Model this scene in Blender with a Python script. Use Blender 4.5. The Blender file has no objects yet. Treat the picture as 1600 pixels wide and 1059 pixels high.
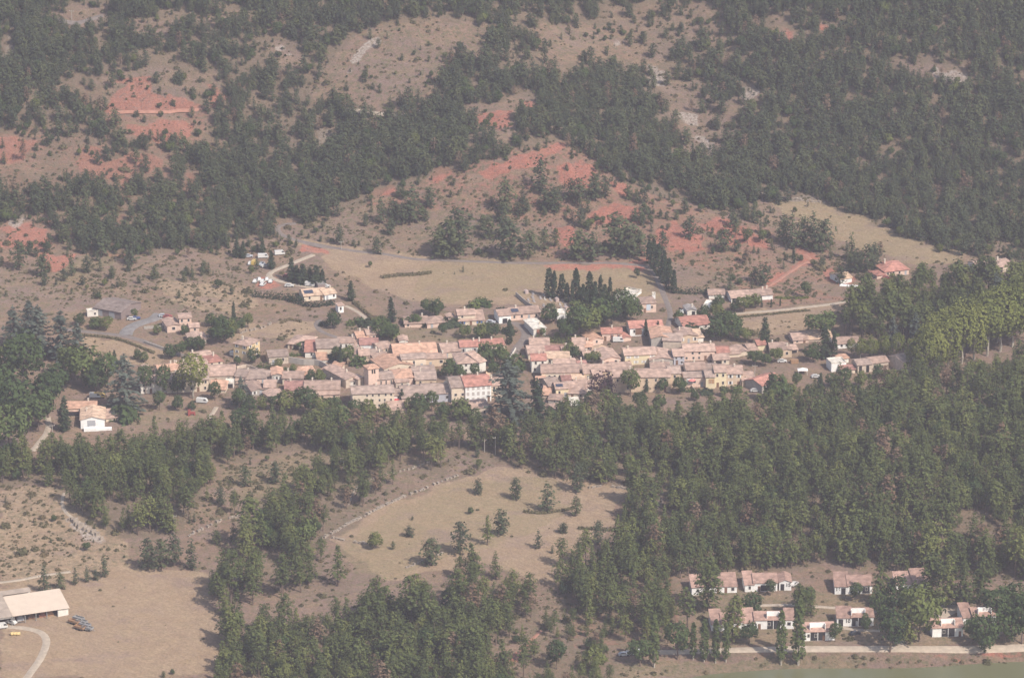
import bpy, math, random
import numpy as np
random.seed(7)
RNG = np.random.default_rng(11)
R = math.radians

# ------------------------------------------------------------------ camera, light, exposure
sc = bpy.context.scene
COL = sc.collection
FOC, CX, CY = 6480.0, 800.0, 529.5          # focal length and centre in photograph pixels
CAMZ, PITCH = 586.0, R(19.0)
cam_d = bpy.data.cameras.new('camera'); cam = bpy.data.objects.new('camera', cam_d); COL.objects.link(cam)
cam_d.sensor_width = 36.0; cam_d.lens = FOC / 1600 * 36.0
cam_d.clip_start = 1.0; cam_d.clip_end = 12000.0
cam.location = (0, 0, CAMZ); cam.rotation_euler = (math.pi / 2 - PITCH, 0, 0)
sc.camera = cam

SUN_EL, SUN_AZ = R(46), R(136)               # azimuth clockwise from +Y (away from camera): right and behind the camera
sun_dir = (math.sin(SUN_AZ) * math.cos(SUN_EL), math.cos(SUN_AZ) * math.cos(SUN_EL), math.sin(SUN_EL))
world = bpy.data.worlds.new('World'); sc.world = world; world.use_nodes = True
wn = world.node_tree; wn.nodes.clear()
sky = wn.nodes.new('ShaderNodeTexSky'); sky.sky_type = 'NISHITA'; sky.sun_disc = False
sky.sun_elevation = SUN_EL; sky.sun_rotation = SUN_AZ
sky.air_density = 1.3; sky.dust_density = 2.0
bg = wn.nodes.new('ShaderNodeBackground'); bg.inputs['Strength'].default_value = 0.12
wo = wn.nodes.new('ShaderNodeOutputWorld')
wn.links.new(sky.outputs[0], bg.inputs[0]); wn.links.new(bg.outputs[0], wo.inputs[0])
sun_d = bpy.data.lights.new('sun', 'SUN'); sun_d.energy = 4.0; sun_d.angle = R(0.53); sun_d.color = (1.0, 0.93, 0.84)
sun = bpy.data.objects.new('sun', sun_d); COL.objects.link(sun)
sun.rotation_euler = (math.pi / 2 - SUN_EL, 0, math.pi - SUN_AZ)
sun.location = (300, 900, 900)
sc.view_settings.view_transform = 'Standard'; sc.view_settings.look = 'None'
sc.view_settings.gamma = 1.0; sc.view_settings.use_curve_mapping = False
sc.view_settings.exposure = 0.41
HAZE_DENSITY, HAZE_COLOR = 0.000106, (0.92, 0.85, 0.965)
sc.render.engine = 'CYCLES'
cy = sc.cycles
cy.max_bounces = 4; cy.diffuse_bounces = 2; cy.glossy_bounces = 2; cy.transmission_bounces = 2
cy.volume_bounces = 0; cy.transparent_max_bounces = 4
cy.caustics_reflective = False; cy.caustics_refractive = False
cy.use_denoising = True; cy.use_adaptive_sampling = True; cy.adaptive_threshold = 0.02

# ------------------------------------------------------------------ geometry of the place: ground heights and sight lines
SP, CP = math.sin(PITCH), math.cos(PITCH)
def flat(px, py, z=0.0):
    a = PITCH + math.atan((py - CY) / FOC)
    Y = (CAMZ - z) / math.tan(a)
    d = Y * CP + (CAMZ - z) * SP
    return (px - CX) / FOC * d, Y
def project(X, Y, Z):
    d = Y * CP + (CAMZ - Z) * SP
    v = Y * SP - (CAMZ - Z) * CP
    return CX + FOC * X / d, CY - FOC * v / d
LAT = RNG.random((256, 256))
def vnoise(x, y, s, o=0.0):
    x = np.asarray(x, float) / s + o * 17.3 + 1000; y = np.asarray(y, float) / s + o * 9.1 + 1000
    i = np.floor(x).astype(int); j = np.floor(y).astype(int); u = x - i; v = y - j
    u = u * u * (3 - 2 * u); v = v * v * (3 - 2 * v); i %= 256; j %= 256; i1 = (i + 1) % 256; j1 = (j + 1) % 256
    return (LAT[i, j] * (1 - u) + LAT[i1, j] * u) * (1 - v) + (LAT[i, j1] * (1 - u) + LAT[i1, j1] * u) * v
def fbm(x, y, s, o=0.0, n=3):
    t = 0; a = 0.5
    for k in range(n):
        t = t + a * vnoise(x, y, s / 2 ** k, o + k); a *= 0.5
    return t / (1 - 0.5 ** n)
def gauss(X, Y, px, py, sx, sy, h):
    x0, y0 = flat(px, py)
    return h * np.exp(-((X - x0) / sx) ** 2 - ((Y - y0) / sy) ** 2)
def sstep(a, b, x):
    t = np.clip((x - a) / (b - a), 0, 1); return t * t * (3 - 2 * t)
LAKE_Z = -17.6
def H(X, Y):
    X = np.asarray(X, float); Y = np.asarray(Y, float)
    z = np.where(Y < 1700, 0.045 * (Y - 1700), 0.02 * (Y - 1700))
    z = np.maximum(z, -40) + 0 * X
    Y0 = 1858 + 14 * np.sin(X / 70.0) - 10 * np.cos(X / 41.0) + np.where(X > 120, (X - 120) * 0.12, 0)
    u = (Y - Y0) / 28.0
    sp = 28.0 * np.log1p(np.exp(np.clip(u, -30, 30))); sp = np.where(u > 30, Y - Y0, sp)
    hill = 0.30 * sp; hill = np.where(hill > 170, 170 + 60 * (1 - np.exp(-(hill - 170) / 60)), hill)
    z = z + hill
    z = z + gauss(X, Y, 830, 330, 70, 34, 13) + gauss(X, Y, 1120, 380, 45, 30, 5) + gauss(X, Y, 250, 250, 55, 45, 9)
    z = z + gauss(X, Y, 640, 120, 60, 60, 7) + gauss(X, Y, 1450, 190, 80, 90, 16) - gauss(X, Y, 1000, 190, 40, 110, 7)
    z = z - gauss(X, Y, 450, 290, 45, 50, 5)
    z = z + gauss(X, Y, 1380, 770, 75, 45, 13) + gauss(X, Y, 240, 760, 60, 30, 5) + gauss(X, Y, 760, 700, 60, 22, 4) + gauss(X, Y, 780, 830, 60, 30, 3)
    hm = sstep(1850, 1950, Y)
    z = z + (fbm(X, Y, 90, 3) - 0.5) * (1.6 + 12 * hm) + (fbm(X, Y, 28, 5) - 0.5) * (0.5 + 4.0 * hm)
    # the reservoir basin at the lower right: bank drops below the water line
    shore = 1379 + 0.085 * (X - 60) + 1.5 * np.sin(X / 13.0)
    k = sstep(38, 75, X) * sstep(14, -6, Y - shore)
    z = z - 5.0 * k
    return z
TS = np.arange(1150, 2700, 1.5)
def ground(px, py):
    dx = (px - CX) / FOC; dv = -(py - CY) / FOC
    D = np.array([dx, CP + dv * SP, -SP + dv * CP])
    P = TS[:, None] * D[None, :]
    e = P[:, 2] + CAMZ - H(P[:, 0], P[:, 1])
    k = int(np.argmax(e < 0)) or 1
    t = TS[k - 1] + 1.5 * e[k - 1] / (e[k - 1] - e[k])
    X, Y = t * D[0], t * D[1]
    return float(X), float(Y), float(H(X, Y)), FOC / t       # last: pixels per metre there
def inpoly(px, py, poly):
    px = np.asarray(px); py = np.asarray(py); c = np.zeros(px.shape, bool); n = len(poly)
    for i in range(n):
        x0, y0 = poly[i]; x1, y1 = poly[i - 1]
        if y0 == y1: continue
        c ^= ((y0 > py) != (y1 > py)) & (px < (x1 - x0) * (py - y0) / (y1 - y0) + x0)
    return c
def pl(s):
    v = [float(t) for t in s.replace(',', ' ').split()]
    return list(zip(v[::2], v[1::2]))

# ------------------------------------------------------------------ helpers: materials and objects
def new_mat(name):
    m = bpy.data.materials.new(name); m.use_nodes = True
    nt = m.node_tree; nt.nodes.clear()
    return m, nt, nt.nodes.new, nt.links.new
def tint_mat(name, col, var=0.12, scale=0.6, rough=0.85, objvar=0.0, bump=0.0, stripes=None, spec=0.2):
    """flat base colour with procedural mottling (and, for roofs, rows of tiles)"""
    m, nt, N, L = new_mat(name)
    tc = N('ShaderNodeTexCoord'); nz = N('ShaderNodeTexNoise'); nz.inputs['Scale'].default_value = scale; nz.inputs['Detail'].default_value = 5
    L(tc.outputs['Object'], nz.inputs['Vector'])
    mr = N('ShaderNodeMapRange'); mr.inputs[1].default_value = 0.3; mr.inputs[2].default_value = 0.7
    mr.inputs[3].default_value = 1 - var; mr.inputs[4].default_value = 1 + var
    L(nz.outputs[0], mr.inputs[0]); fac = mr.outputs[0]
    if stripes:
        w = N('ShaderNodeTexWave'); w.inputs['Scale'].default_value = stripes; w.inputs['Distortion'].default_value = 1.5; w.bands_direction = 'X'
        L(tc.outputs['Object'], w.inputs['Vector'])
        m2 = N('ShaderNodeMapRange'); m2.inputs[3].default_value = 0.82; m2.inputs[4].default_value = 1.1
        L(w.outputs[1], m2.inputs[0]); mm = N('ShaderNodeMath'); mm.operation = 'MULTIPLY'; L(fac, mm.inputs[0]); L(m2.outputs[0], mm.inputs[1]); fac = mm.outputs[0]
    if objvar:
        oi = N('ShaderNodeObjectInfo'); m3 = N('ShaderNodeMapRange'); m3.inputs[3].default_value = 1 - objvar; m3.inputs[4].default_value = 1 + objvar
        L(oi.outputs['Random'], m3.inputs[0]); mm = N('ShaderNodeMath'); mm.operation = 'MULTIPLY'; L(fac, mm.inputs[0]); L(m3.outputs[0], mm.inputs[1]); fac = mm.outputs[0]
    vm = N('ShaderNodeVectorMath'); vm.operation = 'SCALE'; vm.inputs[0].default_value = col; L(fac, vm.inputs['Scale'])
    b = N('ShaderNodeBsdfPrincipled'); b.inputs['Roughness'].default_value = rough; b.inputs['Specular IOR Level'].default_value = spec
    L(vm.outputs[0], b.inputs['Base Color'])
    if bump:
        bp = N('ShaderNodeBump'); bp.inputs['Strength'].default_value = bump; bp.inputs['Distance'].default_value = 0.1
        L(nz.outputs[0], bp.inputs['Height']); L(bp.outputs[0], b.inputs['Normal'])
    o = N('ShaderNodeOutputMaterial'); L(b.outputs[0], o.inputs[0])
    return m
def leaf_mat(name, c0, c1, c2=None):
    """foliage: colour varies from tree to tree and in clumps within the crown"""
    m, nt, N, L = new_mat(name)
    oi = N('ShaderNodeObjectInfo'); tc = N('ShaderNodeTexCoord')
    nz = N('ShaderNodeTexNoise'); nz.inputs['Scale'].default_value = 0.9; nz.inputs['Detail'].default_value = 3
    L(tc.outputs['Object'], nz.inputs['Vector'])
    r = N('ShaderNodeValToRGB'); e = r.color_ramp.elements
    e[0].color = (*c0, 1); e[1].color = (*c1, 1); e[1].position = 0.72 if c2 else 1.0
    if c2:
        q = r.color_ramp.elements.new(1.0); q.color = (*c2, 1)
    L(oi.outputs['Random'], r.inputs[0])
    mr = N('ShaderNodeMapRange'); mr.inputs[1].default_value = 0.3; mr.inputs[2].default_value = 0.7; mr.inputs[3].default_value = 0.72; mr.inputs[4].default_value = 1.32
    L(nz.outputs[0], mr.inputs[0])
    vm = N('ShaderNodeVectorMath'); vm.operation = 'SCALE'; L(r.outputs[0], vm.inputs[0]); L(mr.outputs[0], vm.inputs['Scale'])
    d = N('ShaderNodeBsdfDiffuse'); L(vm.outputs[0], d.inputs[0])
    t = N('ShaderNodeBsdfTranslucent'); L(vm.outputs[0], t.inputs[0])
    mx = N('ShaderNodeMixShader'); mx.inputs[0].default_value = 0.22; L(d.outputs[0], mx.inputs[1]); L(t.outputs[0], mx.inputs[2])
    o = N('ShaderNodeOutputMaterial'); L(mx.outputs[0], o.inputs[0])
    return m
MATS = {}
def mesh(name, verts, faces, mat=None, smooth=False):
    me = bpy.data.meshes.new(name); me.from_pydata([tuple(v) for v in verts], [], faces)
    if mat is not None:
        for q in (mat if isinstance(mat, list) else [mat]): me.materials.append(q)
    if smooth: me.polygons.foreach_set('use_smooth', [True] * len(me.polygons))
    me.update(); return me
def obj(name, me, parent=None, loc=(0, 0, 0), rz=0.0, scale=None):
    o = bpy.data.objects.new(name, me); COL.objects.link(o)
    if parent is not None: o.parent = parent
    o.location = loc; o.rotation_euler = (0, 0, rz)
    if scale is not None: o.scale = scale
    return o
def tag(o, label=None, cat=None, group=None, kind=None):
    if label: o['label'] = label
    if cat: o['category'] = cat
    if group: o['group'] = group
    if kind: o['kind'] = kind
    return o
def empty(name, loc, rz=0.0):
    o = bpy.data.objects.new(name, None); COL.objects.link(o); o.location = loc; o.rotation_euler = (0, 0, rz); o.empty_display_size = 0.5
    return o
class MB:
    """collects boxes, prisms and tubes and links them as one mesh"""
    def __init__(s): s.v = []; s.f = []
    def add(s, vs, fs):
        b = len(s.v); s.v += [tuple(v) for v in vs]; s.f += [tuple(b + i for i in f) for f in fs]; return s
    def box(s, x0, y0, z0, x1, y1, z1):
        return s.add([(x0, y0, z0), (x1, y0, z0), (x1, y1, z0), (x0, y1, z0), (x0, y0, z1), (x1, y0, z1), (x1, y1, z1), (x0, y1, z1)],
                     [(0, 3, 2, 1), (4, 5, 6, 7), (0, 1, 5, 4), (1, 2, 6, 5), (2, 3, 7, 6), (3, 0, 4, 7)])
    def tube(s, pts, rad, n=6):
        pts = np.array(pts, float); rad = np.broadcast_to(np.array(rad, float), (len(pts),)); vs = []; fs = []
        for k, p in enumerate(pts):
            t = pts[min(k + 1, len(pts) - 1)] - pts[max(k - 1, 0)]; t /= np.linalg.norm(t) + 1e-9
            a = np.cross(t, (0.31, 0.95, 0.05)); a /= np.linalg.norm(a); b = np.cross(t, a)
            for i in range(n):
                an = 2 * math.pi * i / n; vs.append(p + rad[k] * (math.cos(an) * a + math.sin(an) * b))
        for k in range(len(pts) - 1):
            for i in range(n): fs.append((k * n + i, k * n + (i + 1) % n, (k + 1) * n + (i + 1) % n, (k + 1) * n + i))
        fs.append(tuple(range(n - 1, -1, -1))); fs.append(tuple(range((len(pts) - 1) * n, len(pts) * n)))
        return s.add(vs, fs)
    def mesh(s, name, mat=None, smooth=False): return mesh(name, s.v, s.f, mat, smooth)

# ------------------------------------------------------------------ ground cover, as outlines of patches traced on the land
RED = [pl(s) for s in (
 '180,125 205,125 230,120 240,140 270,150 320,160 315,172 240,172 170,180 178,150', '332,128 345,135 358,155 340,167 332,160',
 '195,200 240,188 305,188 300,215 270,225 230,215', '120,250 135,225 160,230 165,255 220,235 262,250 250,268 210,278 150,285 115,270',
 '0,205 35,215 60,220 40,252 0,255', '285,270 332,285 325,300 295,302', '195,260 205,285 190,352 165,352 185,320', '0,360 45,343 72,362 75,382 58,392 0,382',
 '580,300 620,283 628,300 600,314', '670,275 690,260 712,265 690,288', '728,272 800,250 850,228 885,222 870,242 820,258 760,283', '740,185 800,170 806,180 775,202 750,190',
 '815,157 842,160 835,172 815,166', '918,328 962,312 1008,325 990,347 940,349', '1015,360 1060,345 1105,365 1115,392 1040,392', '858,345 905,350 902,378 885,402 874,370',
 '1080,345 1130,342 1175,368 1205,392 1150,384', '1255,385 1275,408 1240,430 1205,450 1195,446 1235,418 1252,408 1240,388', '1285,418 1330,432 1320,446 1290,440',
 '870,262 905,250 930,270 915,300 890,290', '960,285 985,290 980,308 962,305', '840,412 1020,408 1020,414 850,418', '1280,25 1312,50 1290,50', '1328,36 1362,45 1358,54 1335,49', '1224,35 1246,55 1240,82 1230,75',
 '1030,918 1050,915 1048,945 1028,948', '800,1030 842,985 846,995 808,1045', '640,1040 700,1010 690,1059 640,1059', '1440,1024 1600,1016 1600,1026 1450,1030', '470,376 520,400 505,404 465,390',
 '395,432 440,436 430,450 385,446', '60,400 120,400 100,425 55,425')]
REDDISH = [pl(s) for s in (
 '-50,200 60,205 110,225 180,190 330,175 340,300 250,310 200,360 150,330 60,390 -50,395',
 '0,195 100,190 180,180 330,170 360,200 350,300 300,360 200,400 0,410', '560,320 640,288 740,252 800,232 880,216 940,240 1000,290 1060,320 1170,340 1300,400 1330,440 1200,450 1120,430 1040,405 860,408 840,350 700,330',
 '1120,395 1200,440 1340,470 1300,475 1180,480', '900,900 1060,900 1060,1000 900,1010')]
GREEN = [pl(s) for s in (
 '1178,308 1300,320 1345,330 1400,365 1450,380 1530,385 1500,400 1430,414 1340,385 1230,340', '700,400 1010,416 1038,470 990,466 860,452 760,470 690,478 640,440',
 '1090,925 1250,922 1600,935 1600,1006 1090,1008', '530,850 600,798 720,750 860,748 890,800 760,860 620,885', '330,740 500,705 640,715 520,770 420,800',
 '1178,308 1300,320 1345,330 1400,365 1450,380 1530,385 1500,400 1430,414 1340,385 1230,340', '700,400 1010,416 1038,470 990,466 860,452 760,470 690,478 640,440',  '1090,980 1260,985 1260,1005 1090,1008', '1306,990 1450,990 1450,1008 1306,1008', '1180,945 1240,942 1240,952 1180,955', '520,860 640,850 700,872 620,900 560,890', '960,1040 1300,1022 1420,1026 1300,1048 960,1062',
 '1215,462 1262,462 1262,472 1210,470', '130,400 200,395 150,430 60,450', '560,830 720,760 800,760 700,850', '190,650 330,635 330,655 200,668', '330,740 420,720 470,740 380,780', '610,520 720,515 790,520 720,540 620,536')]
STRAW = [pl(s) for s in (
 '1178,308 1300,320 1345,330 1400,365 1450,380 1530,385 1500,400 1430,414 1340,385 1230,340', '500,845 600,790 720,745 770,725 870,750 985,765 950,830 880,912 740,880 620,905',
 '0,920 170,885 325,890 350,1000 340,1059 0,1059', '430,360 520,385 700,408 1010,416 1038,470 690,480 560,440', '120,520 280,550 240,580 130,560', '1120,495 1330,472 1310,500 1240,525 1130,520', '240,440 380,440 400,470 330,500 280,470',
 '0,760 90,755 200,850 200,885 0,915', '350,500 520,505 470,530 360,535', '810,880 900,875 880,912 820,912', '110,945 185,975 175,980 105,955')]
ROCK = [pl(s) for s in (
 '0,52 20,52 22,85 12,108 0,90', '20,325 35,322 30,358 20,358', '1455,105 1512,110 1510,138 1498,140 1470,128', '1010,90 1040,108 1050,130 1010,128', '1060,180 1097,186 1100,202 1070,196', '1080,212 1110,216 1108,240 1085,236',
 '545,90 590,60 600,64 560,98', '440,68 462,74 455,82 440,80', '1150,140 1182,130 1190,146 1170,156', '500,205 530,200 520,240 500,238', '105,805 135,820 162,835 160,848 130,838 108,822', '1405,652 1445,655 1440,670 1412,668',
 '1180,300 1280,312 1280,318 1180,308', '960,60 975,75 960,80', '1018,765 1030,760 1028,800 1018,800', '540,112 556,104 550,118 538,120')]
SCRUB = [pl(s) for s in (
 '970,1032 1250,1020 1600,1014 1600,1034 1250,1046 970,1056',
 '0,760 90,755 200,850 200,880 60,905 0,912', '290,830 330,735 500,700 760,700 770,725 600,790 500,850 410,800', '560,45 625,30 765,45 768,75 690,130 680,150 620,150 590,180 500,165 480,140',
 '0,430 400,420 390,500 200,470 0,470', '440,350 560,325 740,256 860,230 860,400 640,400', '830,40 985,60 975,115 850,115', '1300,380 1200,340 1220,400 1320,450 1400,420', '1130,400 1280,440 1260,460 1110,450', '800,930 1000,900 1000,1059 800,1059')]
# woodland: painted in order, a later outline replaces an earlier one: trees per 100 m2, mean height, kind
WOOD = [(6.4, 7.2, 'hill', pl('-200,-60 1800,-60 1800,420 1530,395 1400,362 1300,322 1178,306 1190,345 1040,322 990,292 935,240 870,220 800,236 740,257 640,292 560,322 430,352 420,372 340,388 250,402 150,398 0,405 -200,405')),
 (2.5, 7.4, 'hill', pl('-200,180 100,185 180,180 330,165 360,200 350,300 300,360 160,398 -200,420')), (0.8, 6, 'hill', pl('60,140 250,106 312,112 330,170 170,182')),
 (0.25, 5, 'hill', pl('-100,390 60,400 330,392 420,380 400,440 150,450 -100,430')),
 (2.2, 7, 'hill', pl('780,20 960,0 1150,40 1170,140 1050,150 950,125 830,130 790,90')), (0.55, 6.5, 'hill', pl('960,10 1095,0 1140,45 1130,72 1060,78 1010,110 960,70')),
 (2.2, 7, 'hill', pl('400,60 520,60 500,110 470,240 400,240')), (0.04, 4, 'hill', pl('560,45 625,30 700,35 765,45 768,75 715,98 690,125 680,150 640,160 590,178 540,160 500,165 480,140 520,95')), (0.1, 4, 'hill', pl('405,75 440,65 475,75 490,100 470,125 450,100')),
 (0.15, 5, 'hill', pl('60,18 165,2 168,35 95,46')), (0.3, 5, 'hill', pl('190,26 300,32 398,10 400,25 290,48 262,72 220,72 195,50')), (0.1, 5, 'hill', pl('832,42 900,38 962,50 985,75 975,112 945,122 900,98 880,120 850,116')),
 (0.12, 5, 'hill', pl('1190,0 1215,20 1250,60 1240,90 1225,60')), (0.05, 5, 'hill', pl('1270,20 1320,50 1365,40 1365,56 1290,56')), (0.1, 5, 'hill', pl('1385,98 1515,104 1512,140 1450,128')),
 (0.5, 7.2, 'hill', pl('1000,85 1120,150 1200,130 1180,160 1120,250 1060,250 1050,180')),
 (0.33, 9, 'hill', pl('780,270 860,240 1000,300 1010,330 900,330 800,380 760,360')), (0.22, 7, 'hill', pl('560,322 740,258 870,222 990,292 1180,345 1330,440 1040,400 640,398 480,372')),
 (0.5, 6.5, 'hill', pl('1195,345 1290,372 1400,425 1330,440 1230,420')), (1.2, 7, 'hill', pl('1440,372 1600,385 1800,385 1800,410 1560,402 1470,392')),
 (0.12, 5, 'hill', pl('735,162 830,152 850,172 815,190 800,240 765,232 738,200')), (0.7, 6, 'hill', pl('150,118 350,110 368,165 332,182 312,228 240,238 200,218 162,190')), (1.3, 6.5, 'hill', pl('100,222 270,228 300,290 110,305')), (1.0, 6.5, 'hill', pl('-80,200 75,205 72,268 -80,268')), (0.5, 6, 'hill', pl('-80,345 80,340 85,395 -80,395')),
 # the woods below the village
 (4.6, 12, 'front', pl('-200,745 60,732 120,727 180,716 240,705 330,688 420,682 500,678 640,687 770,692 850,680 900,682 960,666 1060,656 1130,653 1200,656 1250,644 1300,628 1400,614 1450,602 1600,574 1800,560 1800,930 1440,895 1320,878 1060,905 1030,890 960,850 990,765 860,745 770,722 690,695 520,718 480,700 410,712 330,735 300,800 290,838 170,832 110,800 90,752 -200,760')),
 (2.2, 11, 'front', pl('410,800 500,745 520,725 690,700 700,742 600,785 520,838 450,850')), (3.6, 12, 'front', pl('400,800 470,790 500,840 480,860 420,862')),
 (0.12, 8, 'front', pl('330,735 410,715 500,705 520,722 480,760 410,800 300,835')), (0.7, 12, 'front', pl('540,750 650,720 690,745 600,790 540,800')),
 (1.15, 13, 'front', pl('330,895 380,860 480,865 560,905 540,935 430,930 340,960')), (4.6, 12.5, 'front', pl('348,1005 420,985 520,985 570,962 640,965 700,945 830,945 850,980 960,1020 950,1100 330,1100')),
 (0.8, 11, 'front', pl('700,910 830,912 840,945 700,942')), (3.0, 11, 'front', pl('880,900 950,860 1030,895 1060,910 1050,1000 980,1010 870,960')), (1.5, 8, 'front', pl('820,960 880,955 980,1010 960,1100 790,1100')),
 (0.25, 8, 'front', pl('760,1000 840,980 800,1059 760,1059')),
 (1.2, 10, 'front', pl('1000,700 1060,760 1050,830 1000,820')), (4.0, 14, 'grove', pl('1306,520 1330,505 1400,470 1600,450 1800,440 1800,480 1500,528 1460,548 1330,545'))]

# ------------------------------------------------------------------ the land
def grid_axis(lo, hi, step, far_lo, far_hi):
    a = list(np.arange(lo, hi + 0.1, step)); g = step; x = hi
    while x < far_hi: g *= 1.35; x = min(x + g, far_hi); a.append(x)
    g = step; x = lo; b = []
    while x > far_lo: g *= 1.35; x = max(x - g, far_lo); b.append(x)
    return np.array(b[::-1] + a)
gx = grid_axis(-290, 290, 1.8, -2600, 2600); gy = grid_axis(1290, 2120, 1.8, -700, 4300)
GX, GY = np.meshgrid(gx, gy); GZ = H(GX, GY)
PX, PY = project(GX, GY, GZ)
wob = lambda o, a: (fbm(GX, GY, 14, o, 3) - 0.5) * a + (fbm(GX, GY, 4.5, o + 3, 2) - 0.5) * a * 0.5
WX, WY = PX + wob(21, 36), PY + wob(22, 20)
def cover(polys):
    m = np.zeros(GX.shape)
    for p in polys: m = np.maximum(m, inpoly(WX, WY, p).astype(float))
    for _ in range(2):
        q = m.copy(); q[1:-1, 1:-1] = (m[1:-1, 1:-1] * 2 + m[:-2, 1:-1] + m[2:, 1:-1] + m[1:-1, :-2] + m[1:-1, 2:]) / 6; m = q
    return m
woodmask = np.zeros(GX.shape)
for dens, h, k, p in WOOD: woodmask = np.where(inpoly(WX, WY, p), min(1.0, dens / 2.2), woodmask)
far = (PY < -60) | (PX < -200) | (PX > 1800) | (PY > 1120)
woodmask = np.where(far & (fbm(GX, GY, 120, 8) > 0.42), 0.8, woodmask)
A1 = np.stack([cover(RED), cover(GREEN), cover(STRAW), np.ones(GX.shape)], -1)
A2 = np.stack([cover(ROCK), woodmask, np.maximum(cover(SCRUB) * 1.0, 0.0), cover(REDDISH)], -1)
# eroded rills in the bare red banks and small unevenness of the open hillside
ridge = np.abs(fbm(GX, GY * 0.45, 7, 61, 2) - 0.5) * 2
GZ = GZ + A1[..., 0] * (0.9 - 3.4 * ridge) * sstep(420, 380, PY)
GZ = GZ + (fbm(GX, GY, 7.5, 62, 2) - 0.5) * 1.5 * sstep(350, 300, PY)
ny, nx = GX.shape
idx = np.arange(nx * ny).reshape(ny, nx)
quads = np.stack([idx[:-1, :-1], idx[:-1, 1:], idx[1:, 1:], idx[1:, :-1]], -1).reshape(-1, 4)
me = bpy.data.meshes.new('ground')
me.vertices.add(nx * ny); me.vertices.foreach_set('co', np.stack([GX, GY, GZ], -1).reshape(-1).astype(np.float32))
me.loops.add(len(quads) * 4); me.loops.foreach_set('vertex_index', quads.reshape(-1).astype(np.int32))
me.polygons.add(len(quads)); me.polygons.foreach_set('loop_start', (np.arange(len(quads)) * 4).astype(np.int32))
me.polygons.foreach_set('use_smooth', np.ones(len(quads), bool)); me.update(calc_edges=True)
for nm, A in (('cover_a', A1), ('cover_b', A2)):
    at = me.attributes.new(nm, 'FLOAT_COLOR', 'POINT'); at.data.foreach_set('color', A.reshape(-1).astype(np.float32))

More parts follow.
